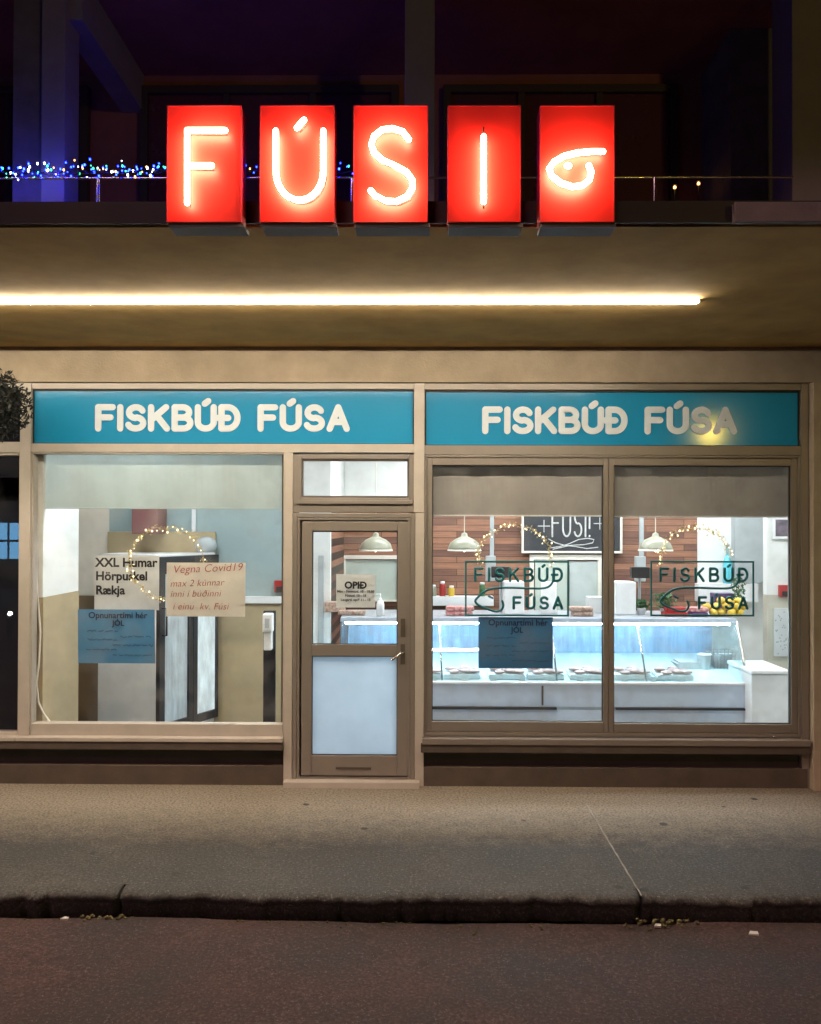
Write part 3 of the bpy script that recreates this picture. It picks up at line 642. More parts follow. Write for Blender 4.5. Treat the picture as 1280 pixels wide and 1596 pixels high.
# ================================================================== shop name panels
for k, (a, b, c, d, wa, wb_, zt0, zt1, lab) in enumerate([
    (50, 645, 607, 692.5, 153, 540, 673, 633, 'teal panel with raised white lettering above the door and the cream framed window'),
    (662, 1246, 608.5, 694.5, 757, 1144, 677, 637, 'teal panel with raised white lettering above the wide bronze window')]):
    x0, x1 = X(a) + .002, X(b) - .002; z1, z0 = Z(c) - .001, Z(d) + .001
    t = thing('shop_sign', lab, 'sign', ((x0 + x1) / 2, .02, z0), 'teal shop name panels')
    part('panel', B().box(x0, x1, .010, .03, z0, z1), 'sign_blue', t)
    pa, pb = P(wa, zt0, .0), P(wb_, zt0, 0)
    part('gasket', B().frame(x0, x1, z0, z1, .007, .006, .012, .005, -.004, .0095, 0), 'gasket', t)
    for ch, bb in stroke_word('FISKBÚÐ FÚSA', pa.x - .002, pb.x + .002, P(350 if k == 0 else 950, zt0 - 2, 0).z + .016, P(350, zt1, 0).z - P(350, zt0, 0).z - .034, .006, .0250, .16, .30, 12, .22):
        part('letter', bb, 'sign_white', t)

# ================================================================== blinds behind the glass
def blind(name, a, b, top, bot, m, lab, Y=.13, bar='white'):
    t = thing(name, lab, 'blind', (X((a + b) / 2, Y), Y, Z(top, Y)), 'roller blinds behind the windows')
    b_ = B(); x0, x1 = X(a, Y), X(b, Y); n = 40
    v = [[b_.bm.verts.new((x0 + (x1 - x0) * i / n, Y + .003 * sin(i * .7) * (j), z)) for i in range(n + 1)] for j, z in enumerate((Z(top, Y), Z(bot, Y)))]
    for i in range(n): b_.bm.faces.new((v[0][i], v[0][i + 1], v[1][i + 1], v[1][i]))
    v2 = bmesh.ops.extrude_face_region(b_.bm, geom=b_.bm.faces[:]); bmesh.ops.translate(b_.bm, verts=[q for q in v2['geom'] if isinstance(q, bmesh.types.BMVert)], vec=(0, .0015, 0))
    part('fabric', b_, m, t)
    part('bottom_bar', B().box(x0, x1, Y - .006, Y + .008, Z(bot, Y) - .012, Z(bot, Y) - .0005, .002), bar, t)
    return t
blind('roller_blind', 668, 943, 700, 802, 'blind', 'grey roller blind pulled part way down over the pane nearest the door post')
blind('roller_blind', 955, 1238, 700, 803, 'blind', 'grey roller blind pulled part way down over the pane beside the end wall')
blind('roller_blind', 47, 446, 690, 792, 'film', 'pale translucent blind across the top of the cream framed window', bar='film')

# ================================================================== window stickers with fish outline
YV = .0255
def decal(x0, x1, lab):
    k = (x1 - x0) / 162.0
    def q(px, py): p = P(x0 + (px - 725) * k, py, YV); return (p.x, YV, p.z)
    t = thing('window_sticker', lab, 'window sticker', q(806, 961), 'dark teal window stickers')
    fr = B(); a, b_ = q(725, 874), q(887, 961); th = .0135
    fr.frame(a[0], b_[0], b_[2], a[2], th, th, th, th, YV - .001, YV + .004, 0)
    part('border', fr, 'vinyl', t)
    for word, wx0, wx1, zy, hy in (('FISKBÚÐ', 741, 876, 905, 886), ('FÚSA', 801, 876, 948, 931)):
        A_, C_ = q(wx0, zy), q(wx1, zy)
        for ch, bb in stroke_word(word, A_[0], C_[0], A_[2], q(wx0, hy)[2] - A_[2], YV, .0106, .35, .52, 6): part('letter', bb, 'vinyl', t)
    sp = [(862, 897), (862, 906), (856, 914), (845, 917), (825, 917), (795, 916), (770, 917), (757, 921), (747, 929), (741, 937), (748, 944), (760, 949), (772, 953), (781, 951), (785, 944), (783, 937)]
    ss = []
    for i in range(len(sp) - 1):
        p0, p1, p2, p3 = sp[max(0, i - 1)], sp[i], sp[i + 1], sp[min(len(sp) - 1, i + 2)]
        for u in (0, .25, .5, .75):
            ss.append(tuple(.5 * (2 * p1[j] + (-p0[j] + p2[j]) * u + (2 * p0[j] - 5 * p1[j] + 4 * p2[j] - p3[j]) * u * u + (-p0[j] + 3 * p1[j] - 3 * p2[j] + p3[j]) * u ** 3) for j in (0, 1)))
    ss.append(sp[-1])
    part('fish_outline', B().tube([q(*p) for p in ss], .0088, 6, True, .4), 'vinyl', t)
    part('fish_eye', B().tube([q(762, 929), q(768, 932)], .008, 8, True, .4), 'vinyl', t)
decal(725, 887, 'dark teal lettered fish sticker on the pane above the blue notice')
decal(1014, 1176, 'dark teal lettered fish sticker on the pane with lemons and red bags behind it')

# ================================================================== notices on the glass
def sheet(name, a, b, top, bot, m, lab, Y, cat, skew=0.0, yoff=0):
    p, q = P(a, (top + bot) / 2, Y), P(b, (top + bot) / 2, Y); zt_, zb_ = P((a + b) / 2, top, Y).z, P((a + b) / 2, bot, Y).z
    t = thing(name, lab, cat, ((p.x + q.x) / 2, Y, zb_))
    bb = B(); n = 12; rows = []
    for k, z in ((0, zt_), (1, (zt_ + zb_) / 2), (2, zb_)):
        rows.append([bb.bm.verts.new((p.x + (q.x - p.x) * i / n + skew * (1 - k / 2.), Y + .0015 + .0012 * sin(i * .5 + k) ** 2, z)) for i in range(n + 1)])
    for r0, r1 in zip(rows, rows[1:]):
        for i in range(n): bb.bm.faces.new((r0[i], r0[i + 1], r1[i + 1], r1[i]))
    e = bmesh.ops.extrude_face_region(bb.bm, geom=bb.bm.faces[:]); bmesh.ops.translate(bb.bm, verts=[v for v in e['geom'] if isinstance(v, bmesh.types.BMVert)], vec=(0, .0008, 0))
    part('paper', bb, m, t); return t, p.x, q.x, zt_, zb_
YQ = .041
# hand-written sheet
t, x0, x1, z1, z0 = sheet('handwritten_notice', 259, 382, 877, 961, 'paper', 'cream paper notice hand-written in red marker', YQ, 'notice', .004)
b = B(); H = z1 - z0
for i, (s, dx, f) in enumerate([('Vegna Covid19', .05, .80), ('max 2 kúnnar', .03, .55), ('inni í búðinni', .03, .36), ('í einu  kv. Fúsi', .05, .13)]):
    text_b(b, s, x0 + dx, z0 + H * f, YQ - .0012, .088 if i == 0 else .075, shear=.25, depth=.0004, rot=rad(-2.5 + i * .8), off=-.0009, sp=1.02)
part('writing', b, 'ink_red', t)
# white poster with printed prices lines
YQ2 = YQ; YQ = .17
t, x0, x1, z1, z0 = sheet('printed_notice', 147, 248, 866, 951, 'paper_w', 'white sheet with three printed black lines above the blue notice', YQ, 'notice')
b = B()
for s, py in (('XXL Humar', 883), ('Hörpuskel', 904), ('Rækja', 926)): text_b(b, s, P(149, py, YQ).x, P(149, py, YQ).z, YQ - .0012, .099, depth=.0004, off=.003)
part('writing', b, 'ink', t); YQ = YQ2
# blue opening-hours sheets
for a, c, d, e, m, lab in ((122, 242, 950, 1034, 'paper_b', 'blue paper notice below the printed white sheet'), (746, 862, 962, 1042, 'paper_b2', 'darker blue paper notice below the fish sticker')):
    t, x0, x1, z1, z0 = sheet('opening_hours_notice', a, c, d, e, m, lab, YQ, 'notice', -.006 if a < 200 else 0)
    b = B(); H = z1 - z0; W = x1 - x0
    text_b(b, 'Opnunartími hér', x0 + W * .13, z0 + H * .84, YQ - .0012, .068, off=.001); text_b(b, 'JÓL', x0 + W * .52, z0 + H * .70, YQ - .0012, .06, align='CENTER', off=.001)
    part('title', b, 'ink_navy', t)
    b = B()
    for f, u, v in ((.60, .12, .52), (.50, .55, .95), (.44, .12, .5), (.34, .45, .97), (.26, .10, .5), (.15, .45, .95)): scribble(b, x0 + W * u, x0 + W * v, z0 + H * f, .013, YQ - .0012, .0022)
    part('writing', b, 'ink_blue', t)
# open sign on the door
t, x0, x1, z1, z0 = sheet('open_notice', 524, 585, 895, 947, 'paper_w', 'white paper opening notice taped inside the door glass', .034, 'notice')
b = B(); xc = (x0 + x1) / 2
text_b(b, 'OPIÐ', xc, P(550, 917, .034).z, .0325, .075, align='CENTER', off=.003)
part('title', b, 'ink', t); b = B()
for s, py in (('Mán - Fimmtud. 10 - 18:30', 923.5), ('Föstud. 10 - 18', 930), ('Laugard. opið 11 - 15', 936.5)): text_b(b, s, xc, P(550, py, .034).z, .0325, .027, align='CENTER', off=.0006)
part('writing', b, 'ink', t)

# ================================================================== fairy-light rings
def ring(cx, cy, rx, ry, a0, a1, n, lab, Y=.10):
    c = P(cx, cy, Y); t = thing('fairy_light_ring', lab, 'fairy lights', (c.x, Y, c.z), 'fairy light rings hung inside the windows')
    pts = []
    for i in range(n * 2 + 1):
        a = rad(a0 + (a1 - a0) * i / (n * 2)); p = P(cx + rx * cos(a) + random.gauss(0, 1.5), cy - ry * sin(a) + random.gauss(0, 1.5), Y); pts.append(Vector((p.x, Y + random.gauss(0, .006), p.z)))
    part('wire', B().tube(pts, .0016, 5, False), 'gold', t)
    lf = B()
    for p in pts:
        for _ in range(4): lf.leaf(p + Vector((random.gauss(0, .012), random.gauss(0, .008), random.gauss(0, .012))), .022, .010)
    part('gold_leaves', lf, 'gold', t)
    me = None
    for i in range(n):
        p = pts[i * 2] + Vector((random.gauss(0, .011), random.gauss(0, .006), random.gauss(0, .011)))
        if me is None:
            bb = B().blob((0, 0, 0), .0062, .0062, .0075, 0, 1); o = part('bulb', bb, 'fairy', t, local=True); me = o; o.location = p - Vector(t.location)
        else:
            o = me.copy(); COL.objects.link(o); o.location = p - Vector(t.location); s = random.uniform(.6, 1.35); o.scale = (s, s, s)
    hk = pts[len(pts) // 4]
ring(260, 877, 58, 56, -200, 170, 46, 'ring of warm fairy lights behind the hand-written cream notice')
ring(802, 868, 56, 50, -15, 200, 32, 'arch of warm fairy lights above the sticker next to the door')
ring(1084, 872, 54, 50, 10, 190, 32, 'arch of warm fairy lights above the sticker by the end wall')

# white cable hanging by the cream post
cp = [P(x, y, .072) for x, y in ((55, 760), (56, 850), (57, 905), (60, 945), (63, 985), (61, 1030), (57, 1065), (60, 1095), (68, 1112), (80, 1128))]
solo('power_cable', B().tube([(p.x, .072, p.z) for p in cp], .008, 6), 'cable', 'white cable hanging down inside the window by the cream post', 'cable', None, (cp[-1].x, .072, cp[-1].z))

# ================================================================== left bay furniture
# upright fridge, turned so that its plain white side faces the window
YK = 1.1
c = P(249, 1000, YK); d_front = Vector((.36, .70, 0)); ang = math.atan2(d_front.y, d_front.x)
zf = Z(866, YK)
fr_ = thing('display_fridge', 'tall white upright fridge with glass door and black edge', 'fridge', (c.x, YK, 0), None, ang)
Lw, Dp = .80, .80        # local: +x along the glass front, +y into the body
part('body', B().box(0.0, Lw, .05, Dp, .05, zf, .008), 'white', fr_, local=True)
df = part('door', B().frame(.0, .44, .10, zf - .02, .07, .06, .16, .08, 0, .046, .004), 'black', fr_, local=True)
part('pane', B().box(.072, .378, .018, .026, .182, zf - .182), mat('fridge_glass', (.50, .58, .62), .12, var=.35, scale=2.5, stretch=(6, 1, .8)), df, local=True)  # opaque pane, its pale streaks painted in place of reflections
part('handle', B().tube([(.035, 0, 1.0), (.035, -.05, 1.0), (.035, -.05, 1.25), (.035, 0, 1.25)], .010, 8), 'black', df, local=True)
dg = part('door', B().frame(.444, Lw, .10, zf - .02, .06, .03, .16, .08, 0, .046, .004), 'black', fr_, local=True)
part('pane', B().box(.506, Lw - .032, .018, .026, .182, zf - .182), mat('glowing_fridge_pane', (.62, .70, .72), .12, var=.45, scale=2.2, stretch=(5, 1, 1.2), emit=(.8, .95, 1.0), es=.35), dg, local=True)  # pane itself glows, streaked to stand in for bright reflections
# dispenser on stand
Ys = .9
xs, zs = X(420, Ys), Z(1127, Ys)
sd = thing('hand_sanitiser_stand', 'white hand gel dispenser on a black stand beside the door frame', 'dispenser', (xs, Ys, 0))
part('stand', B().box(xs - .055, xs + .055, Ys + .02, Ys + .05, .0, Z(953, Ys), .006).box(xs - .16, xs + .16, Ys - .16, Ys + .16, .0, .012, .004), 'black', sd)
dsp = part('dispenser', B().box(xs - .044, xs + .044, Ys - .09, Ys + .018, Z(985, Ys), Z(956, Ys), .015).box(xs - .034, xs + .034, Ys - .075, Ys + .018, Z(1013, Ys), Z(984, Ys), .012), 'white', sd)
part('window', B().box(xs - .02, xs + .02, Ys - .094, Ys - .088, Z(978, Ys), Z(963, Ys), .002), 'greyfilm', dsp)
# alarm boxes
for px, py, Y, lab in ((436, 914, Y1 - .02, 'small red alarm box on the blue grey wall above the white rail'), (1222, 921, Y2 - .02, 'small red alarm box on the white wall under the picture')):
    p = P(px, py, Y); t = thing('alarm_box', lab, 'alarm box', (p.x, Y, p.z), 'red alarm boxes on the inside walls')
    part('case', B().box(p.x - .05, p.x + .05, Y - .03, Y + .019, p.z - .06, p.z + .06, .006), 'red', t); part('cover', B().box(p.x - .03, p.x + .03, Y - .036, Y - .03, p.z - .05, p.z + .0, .002), 'black', t)
# maroon box and tan board on the left back wall
p0, p1 = P(205, 832, Y1 - .3), P(246, 780, Y1 - .3)
solo('wall_box', B().box(p0.x, p1.x, Y1 - .3, Y1 - .004, p0.z, p1.z, .01), 'maroon', 'maroon box high on the wall above the fridge', 'box', None, (p0.x, Y1, p0.z))
p0, p1 = P(167, 930, Y1 - .05), P(335, 829, Y1 - .05)
solo('wall_board', B().box(p0.x, p1.x, Y1 - .05, Y1 - .006, p0.z, p1.z, .006), 'wallboard', 'tan board on the wall behind the fridge top', 'board', None, (p0.x, Y1, p0.z))
p0 = P(320, 850, Y1 - .1)
solo('wall_speaker', B().blob((p0.x, Y1 - .08, p0.z), .11, .07, .09, .0, 3), 'greyfilm', 'rounded grey device on the wall above the cream notice', 'device', None, (p0.x, Y1, p0.z))

# ================================================================== display counter
Yc = 1.1; xa, xb = X(527, Yc), X(1166, Yc)
ct = thing('display_counter', 'long steel and glass refrigerated fish counter behind the wide window', 'counter', ((xa + xb) / 2, Yc, 0))
zD0, zD1 = Z(1103, Yc), Z(1066, Yc)
part('kick_panel', B().box(xa + .03, xb - .03, Yc + .05, Yc + .80, .0, zD0 - .075), 'steel', ct)
part('front_panel', B().box(xa, xb, Yc, Yc + .03, zD0 + .012, zD1, .004).box(xa, xb, Yc + .004, Yc + .03, zD0 - .13, zD0 - .012, .004), 'steel', ct)
part('bumper', B().box(xa, X(868, Yc), Yc - .02, Yc + .02, zD0 - .011, zD0 + .011, .004).box(X(960, Yc), xb, Yc - .02, Yc + .02, zD0 - .009, zD0 + .009, .004), 'black', ct)
part('front_rim', B().box(xa, xb, Yc - .012, Yc + .05, zD1 + .001, zD1 + .022, .005), 'white', ct)
YcB = Yc + .86; zTop = Z(962, Yc + .28)
part('deck', B().prism([(Yc + .05, zD1 - .05), (Yc + .05, zD1 - .005), (YcB, zD1 + .16), (YcB, zD1 + .10)], 'x', xa + .02, xb - .02), 'deck', ct)
part('rear_panel', B().box(xa + .02, xb - .02, YcB + .002, YcB + .02, zD1 + .0, zTop - .04), 'deckblue', ct)
Yt = Yc + .28
part('top_shelf', B().box(xa, xb, Yt, YcB + .12, zTop - .03, zTop, .006), 'counter', ct)
part('shelf_rim', B().box(xa, xb, Yt - .02, Yt - .001, zTop - .045, zTop - .002, .004), 'steel', ct)
part('light_strip', B().tube([(xa + .05, Yt + .012, zTop - .055), (xb - .06, Yt + .012, zTop - .055)], .011, 8), 'case_led', ct)
fg = B().prism([(Yc + .03, zD1 + .023), (Yc + .036, zD1 + .023), (Yt - .004, zTop - .046), (Yt - .010, zTop - .046)], 'x', xa + .02, xb - .02)
part('front_glass', fg, 'case_glass', ct)
for px in (690, 870, 1010): 
    x = X(px, Yc); part('glass_support', B().tube([(x, Yc + .05, zD1 + .03), (x - .02, Yt, zTop - .05)], .010, 8), 'chrome', ct)
for x in (xa, xb - .02):
    part('end_panel', B().prism([(Yc + .004, zD1 + .023), (Yt - .016, zTop - .05), (YcB, zTop - .05), (YcB, zD1 + .023)], 'x', x + .002, x + .016), 'case_glass', ct)
    part('end_panel', B().box(x, x + .02, Yc + .032, YcB, .02, zD1 - .001), 'white' , ct)
part('glass_rim', B().tube([(xb + .004, Yc + .02, zD1 + .02), (xb + .004, Yt - .01, zTop - .03)], .012, 8), 'chrome', ct)
part('inner_shelf', B().box(xa + .06, xb - .06, Yc + .42, YcB - .02, Z(1042, Yc + .42) - .012, Z(1042, Yc + .42), .002), 'deck', ct)
part('support_bracket', B().box(X(846, Yc) - .008, X(846, Yc) + .008, Yc - .014, Yc - .001, zD0 + .03, zD1 - .01, .002), 'bronze_dark', ct)
# dark divider seen left through the door
Yi = Yc + .42; zsh = Z(1042, Yi)
def deck_z(y): return zD1 - .005 + (y - Yc - .05) / (YcB - Yc - .05) * .165
# trays of fish on the deck
tr0 = None
for i, px in enumerate((600, 660, 720, 790, 850, 915, 985, 1050)):
    x = X(px, Yc + .2); y = Yc + .26; z = deck_z(y - .13) + .012
    if tr0 is None:
        tr0 = thing('fish_tray', 'white tray of fish fillets lying in the glass counter', 'tray', (x, y, z), 'white fish trays in the glass counter')
        part('tray', B().frame(x - .17, x + .17, z, z + .03, .006, .006, .006, .006, y - .12, y + .12, 0).box(x - .163, x + .163, y - .119, y + .119, z + .007, z + .04), 'white', tr0)
        fb = B()
        for k in range(14): fb.blob((x + random.uniform(-.13, .13), y + random.uniform(-.08, .08), z + .055 + random.uniform(0, .02)), .05, .045, .018, .12, 2)
        part('fillet', fb, 'fish', tr0)
    else: dup(tr0, (x - tr0.location.x, 0, 0))
tg0 = None
for i, px in enumerate((590, 633, 676, 725, 770, 815, 860, 905, 975, 1020, 1065)):
    x = X(px, Yc + .1); y = Yc + .12
    if tg0 is None: tg0 = o = solo('price_tag', B().box(x - .028, x + .028, y, y + .003, zD1 + .012, zD1 + .052).box(x - .03, x + .03, y, y + .02, zD1 + .006, zD1 + .0115), 'paper_w', 'small white price tag standing at the front of the glass counter', 'price tag', 'price tags in the glass counter', (x, y, zD1)); xt0 = x
    else: o = tg0.copy(); COL.objects.link(o); o.location.x += x - xt0; o.rotation_euler.z = random.uniform(-.2, .2)
# wire basket, paper stack and tub on the inner shelf
p = P(1124, 1038, Yi + .1)
bk = thing('wire_basket', 'tilted wire basket standing inside the counter near its end', 'basket', (p.x, Yi + .1, zsh))
bb = B()
for k in range(7):
    u = -.11 + .22 * k / 6; bb.tube([(p.x + u * .8, Yi + .02, zsh + .004), (p.x + u, Yi, zsh + .17)], .004, 5); bb.tube([(p.x + u * .8, Yi + .18, zsh + .004), (p.x + u, Yi + .2, zsh + .17)], .004, 5)
for k in range(5): z = zsh + .005 + .165 * k / 4; s = .088 + .022 * k / 4; bb.tube([(p.x - s, Yi + .02 - .005 * k, z), (p.x + s, Yi + .02 - .005 * k, z), (p.x + s, Yi + .18 + .005 * k, z), (p.x - s, Yi + .18 + .005 * k, z), (p.x - s, Yi + .02 - .005 * k, z)], .004, 5)
part('wire_mesh', bb, 'wicker', bk); part('liner', B().box(p.x - .085, p.x + .085, Yi + .035, Yi + .17, zsh + .008, zsh + .15, .01), 'greyfilm', bk)
p = P(1075, 1036, Yi + .06); bb = B()
for k in range(9): bb.box(p.x - .12 + random.uniform(-.02, .02), p.x + .10 + random.uniform(-.02, .02), Yi, Yi + .2, zsh + .001 + k * .008, zsh + .008 + k * .008)
solo('paper_stack', bb, 'paper_w', 'untidy stack of white wrapping paper inside the counter', 'paper', None, (p.x, Yi, zsh))
p = P(1101, 1036, Yi - .02)
solo('plastic_tub', B().lathe([(.045, 0), (.052, .01), (.06, .13), (.064, .135), (.064, .15), (.03, .152)], (p.x, Yi + .03, zsh + .001)), 'white', 'white plastic tub between the paper stack and the wire basket', 'tub', None, (p.x, Yi, zsh))

# things on the counter top
def packs(px, n, lab, m, wd=.20, grp='packets on the counter top'):
    x = X(px, Yt + .2); t = None
    for k in range(n):
        z = zTop + .001 + k * .045
        bb = B().box(x - wd / 2 + random.uniform(-.015, .015), x + wd / 2 + random.uniform(-.015, .015), Yt + .12, Yt + .26, z, z + .042, .014)
        solo('food_packet', bb, m if isinstance(m, str) else m[k], lab[k], 'packet', grp, (x, Yt + .19, z))
packs(716, 2, ['red and white food packet at the bottom of the pile by the door post', 'red and white food packet on top of the pile by the door post'], 'redpack', .26)
packs(905, 2, ['brown food packet at the bottom of the pile by the window mullion', 'brown food packet on top of the pile by the window mullion'], 'brownpack', .20)
packs(550, 1, ['brown food packet on the counter seen through the door glass'], 'brownpack', .26)
packs(1052, 2, ['red packet lying under the sticker, lowest beside the purple packet', 'red packet on top of another under the sticker, by the green plant'], 'red', .22)
packs(1088, 2, ['dark purple packet lying nearest the lemons', 'pink and white packet on the purple one nearest the lemons'], ['purplepack', 'redpack'], .17)

le = None; grp = 'lemons piled on the counter top'
for i, (px, dz, dy) in enumerate([(1112, 0, 0), (1126, 0, .02), (1140, 0, -.01), (1154, 0, .02), (1118, .055, .02), (1133, .058, .01), (1148, .055, 0), (1140, .11, .01), (1105, .05, .05), (1160, .055, .03), (1126, .11, .03), (1152, .105, .02), (1119, 0, .07), (1146, 0, .07)]):
    x = X(px, Yt + .16)
    if le is None:
        le = solo('lemon', B().lathe([(.004, -.05), (.016, -.044), (.032, -.028), (.038, 0), (.032, .028), (.016, .044), (.006, .052)], (0, 0, 0), 14), 'yellow', 'yellow lemon in the pile on the counter top near its end', 'lemon', grp)
        o = le
    else: o = le.copy(); COL.objects.link(o)
    o.location = (x, Yt + .16 + dy, zTop + .040 + dz); o.rotation_euler = (random.uniform(1.2, 1.9), random.uniform(-.5, .5), random.uniform(0, 3))
def plant(px, Y, h, wd, lab, n=160, pot=True, z=None):
    x = X(px, Y); z = zTop if z is None else z; t = thing('potted_plant', lab, 'plant', (x, Y, z + .001), 'small green plants on the counter')
    if pot: part('pot', B().lathe([(.035, 0), (.045, .06), (.048, .065), (.03, .066)], (x, Y, z + .001), 14), 'white', t)
    bb = B()
    for k in range(9): bb.tube([(x + random.gauss(0, .01), Y, z + .06), (x + random.gauss(0, wd * .5), Y + random.gauss(0, wd * .4), z + h * random.uniform(.6, 1))], .002, 4, False)
    for k in range(n): bb.leaf((x + random.gauss(0, wd * .5), Y + random.gauss(0, wd * .4), z + .06 + random.uniform(.0, h - .05)), .05, .022)
    part('foliage', bb, 'green', t)
plant(1036, Yt + .26, .20, .09, 'green leafy plant on the counter behind the red packet'); plant(1000, Yt + .30, .13, .06, 'small green plant beside the weighing scale')
plant(1152, Yt + .32, .36, .06, 'taller dark green plant at the counter end behind the lemons', 120)
# jars and cartons on the white ledge and behind the counter
for i, (px, h, m, l) in enumerate([(676, .13, 'olive', 'squat olive jar on the white wall ledge, closest to the door post'), (690, .17, 'red', 'red jar on the white wall ledge'), (704, .12, 'yellow', 'short yellow jar on the white wall ledge'), (752, .16, 'green', 'green jar on the far end of the white wall ledge')]):
    Yl = YBK - .12; x = X(px, Yl); z = Z(930, YBK - .2) + .001
    t = thing('jar', l, 'jar', (x, Yl, z), 'jars on the wall ledge'); part('body', B().lathe([(.032, 0), (.036, .01), (.036, h * .75), (.026, h * .86)], (x, Yl, z), 14), m, t); part('lid', B().lathe([(.028, h * .865), (.029, h), (.02, h + .004)], (x, Yl, z), 14), 'white', t)
for px, w_, h, m, l in ((640, .24, .20, 'brownpack', 'brown carton standing behind the counter by the door post'), (930, .16, .16, 'paper_w', 'white carton on the counter close to the mullion'), (1130, .2, .2, 'purplepack', 'dark carton behind the pile of lemons'), (522, .20, .10, 'brownpack', 'flat brown carton on the counter end seen through the door glass')):
    Yl = Yt + .42; x = X(px, Yl); solo('carton', B().box(x - w_ / 2, x + w_ / 2, Yl, Yl + .14, zTop + .001, zTop + h, .006), m, l, 'carton', 'cartons on the counter', (x, Yl, zTop))
# bottle by the door
p = P(593, 968, Yt + .1)
bt = thing('pump_bottle', 'white pump bottle on the counter seen through the door glass', 'bottle', (p.x, Yt + .1, zTop))
part('body', B().lathe([(.034, 0), (.038, .01), (.038, .11), (.03, .14), (.014, .155), (.014, .17)], (p.x, Yt + .1, zTop + .001), 16), 'white', bt); part('pump', B().tube([(p.x, Yt + .1, zTop + .165), (p.x, Yt + .1, zTop + .21), (p.x - .04, Yt + .1, zTop + .205)], .006, 6), 'white', bt)
# weighing scales with displays on poles
for px, dpx, lab in ((800, 782, 'weighing scale with a dark display on the counter behind the sticker next to the door'), (972, 1000, 'weighing scale with a dark display on the counter beside the window mullion')):
    Yw = Yt + .36; x = X(px, Yw); xd = X(dpx, Yw); zd = Z(892, Yw)
    t = thing('weighing_scale', lab, 'scale', (x, Yw, zTop), 'weighing scales on the counter')
    part('body', B().box(x - .10, x + .10, Yw - .10, Yw + .12, zTop + .001, Z(905, Yw), .012), 'white', t)
    part('pole', B().tube([(xd, Yw + .07, zTop + .02), (xd, Yw + .07, zd)], .014, 10), 'greyfilm', t)
    part('display', B().box(xd - .10, xd + .08, Yw - .02, Yw + .055, zd - .05, zd + .06, .008), 'black', t)
# ceiling drop poles
for px, lab in ((767, 'grey drop pole hanging behind the fairy lights next to the door post'), (1000, 'grey drop pole hanging beside the pendant lamp near the mullion')):
    x = X(px, YBK - .55); Yp = YBK - .55
    t = thing('drop_pole', lab, 'pole', (x, Yp, CZ), 'grey poles hanging from the ceiling')
    part('pole', B().box(x - .022, x + .022, Yp - .02, Yp + .02, Z(868, Yp), CZ - .003, .004), 'greyfilm', t); part('box', B().box(x - .07, x + .04, Yp - .04, Yp + .04, Z(905, Yp), Z(866, Yp), .006), 'greyfilm', t)
# pendant lamps
pl0 = None
for px, py, lab in ((586, 858, 'olive dome pendant lamp seen through the door glass'), (724, 858, 'olive dome pendant lamp in front of the plank wall next to the door post'), (1022, 858, 'olive dome pendant lamp behind the fairy light arch past the mullion')):
    Yp = 2.3; p = P(px, py, Yp)
    if pl0 is None:
        pl0 = thing('pendant_lamp', lab, 'lamp', (p.x, Yp, p.z), 'dome pendant lamps over the counter'); q = p.copy(); R = .175
        part('shade', B().lathe([(R, 0), (R - .004, .03), (R * .88, .075), (R * .62, .115), (R * .3, .14), (.035, .15), (.03, .18), (.012, .19), (.010, .186), (.02, .16), (R * .28, .135), (R * .58, .108), (R * .84, .07), (R - .012, .026), (R - .008, .0)], (p.x, Yp, p.z), 28), 'olive', pl0)
        part('rim', B().lathe([(R + .004, -.006), (R + .006, 0), (R + .002, .012), (R - .01, .012), (R - .012, -.004)], (p.x, Yp, p.z), 28), 'cable', pl0)
        part('bulb', B().blob((p.x, Yp, p.z + .035), .045, .045, .05), 'bulb', pl0)
        part('cord', B().tube([(p.x, Yp, p.z + .185), (p.x, Yp, CZ)], .005, 6), 'cable', pl0)
    else: dup(pl0, (p.x - q.x, 0, p.z - q.z), lab)
# chalkboard
Yk = YBK - .06; p0, p1 = P(813, 862, Yk), P(970, 772, Yk)
cb = thing('chalkboard', 'framed chalkboard with chalk lettering and swirls on the plank wall', 'chalkboard', ((p0.x + p1.x) / 2, Yk, p0.z))
part('frame', B().frame(p0.x, p1.x, p0.z, p1.z, .025, .025, .025, .025, Yk - .02, Yk + .03, .004), 'cable', cb)
part('board', B().box(p0.x + .026, p1.x - .026, Yk, Yk + .02, p0.z + .026, p1.z - .026), 'slate', cb)
a, e = P(861, 836, Yk - .002), P(919, 836, Yk - .002); zt_ = P(861, 796, Yk).z
for ch, bb in stroke_word('FÚSI!', a.x, e.x, a.z, zt_ - a.z, Yk - .003, .010, .3, .34, 6): part('lettering', bb, 'chalk', cb)
sw = B()
def wv(pts): sw.tube([(P(u, v, Yk).x, Yk - .003, P(u, v, Yk).z) for u, v in pts], .0055, 5, True, .4)
wv([(855, 840), (866, 846), (880, 850), (898, 852), (915, 855), (932, 853)]); wv([(858, 854), (872, 852), (886, 848), (902, 841), (916, 839), (926, 841), (924, 846), (910, 849), (890, 850), (862, 856)])
for cx, cy in ((848, 820), (935, 816)): wv([(cx - 9, cy), (cx, cy)]); wv([(cx, cy), (cx + 9, cy)]); wv([(cx, cy - 9), (cx, cy)]); wv([(cx, cy), (cx, cy + 9)])
part('chalk_swirl', sw, 'chalk', cb)
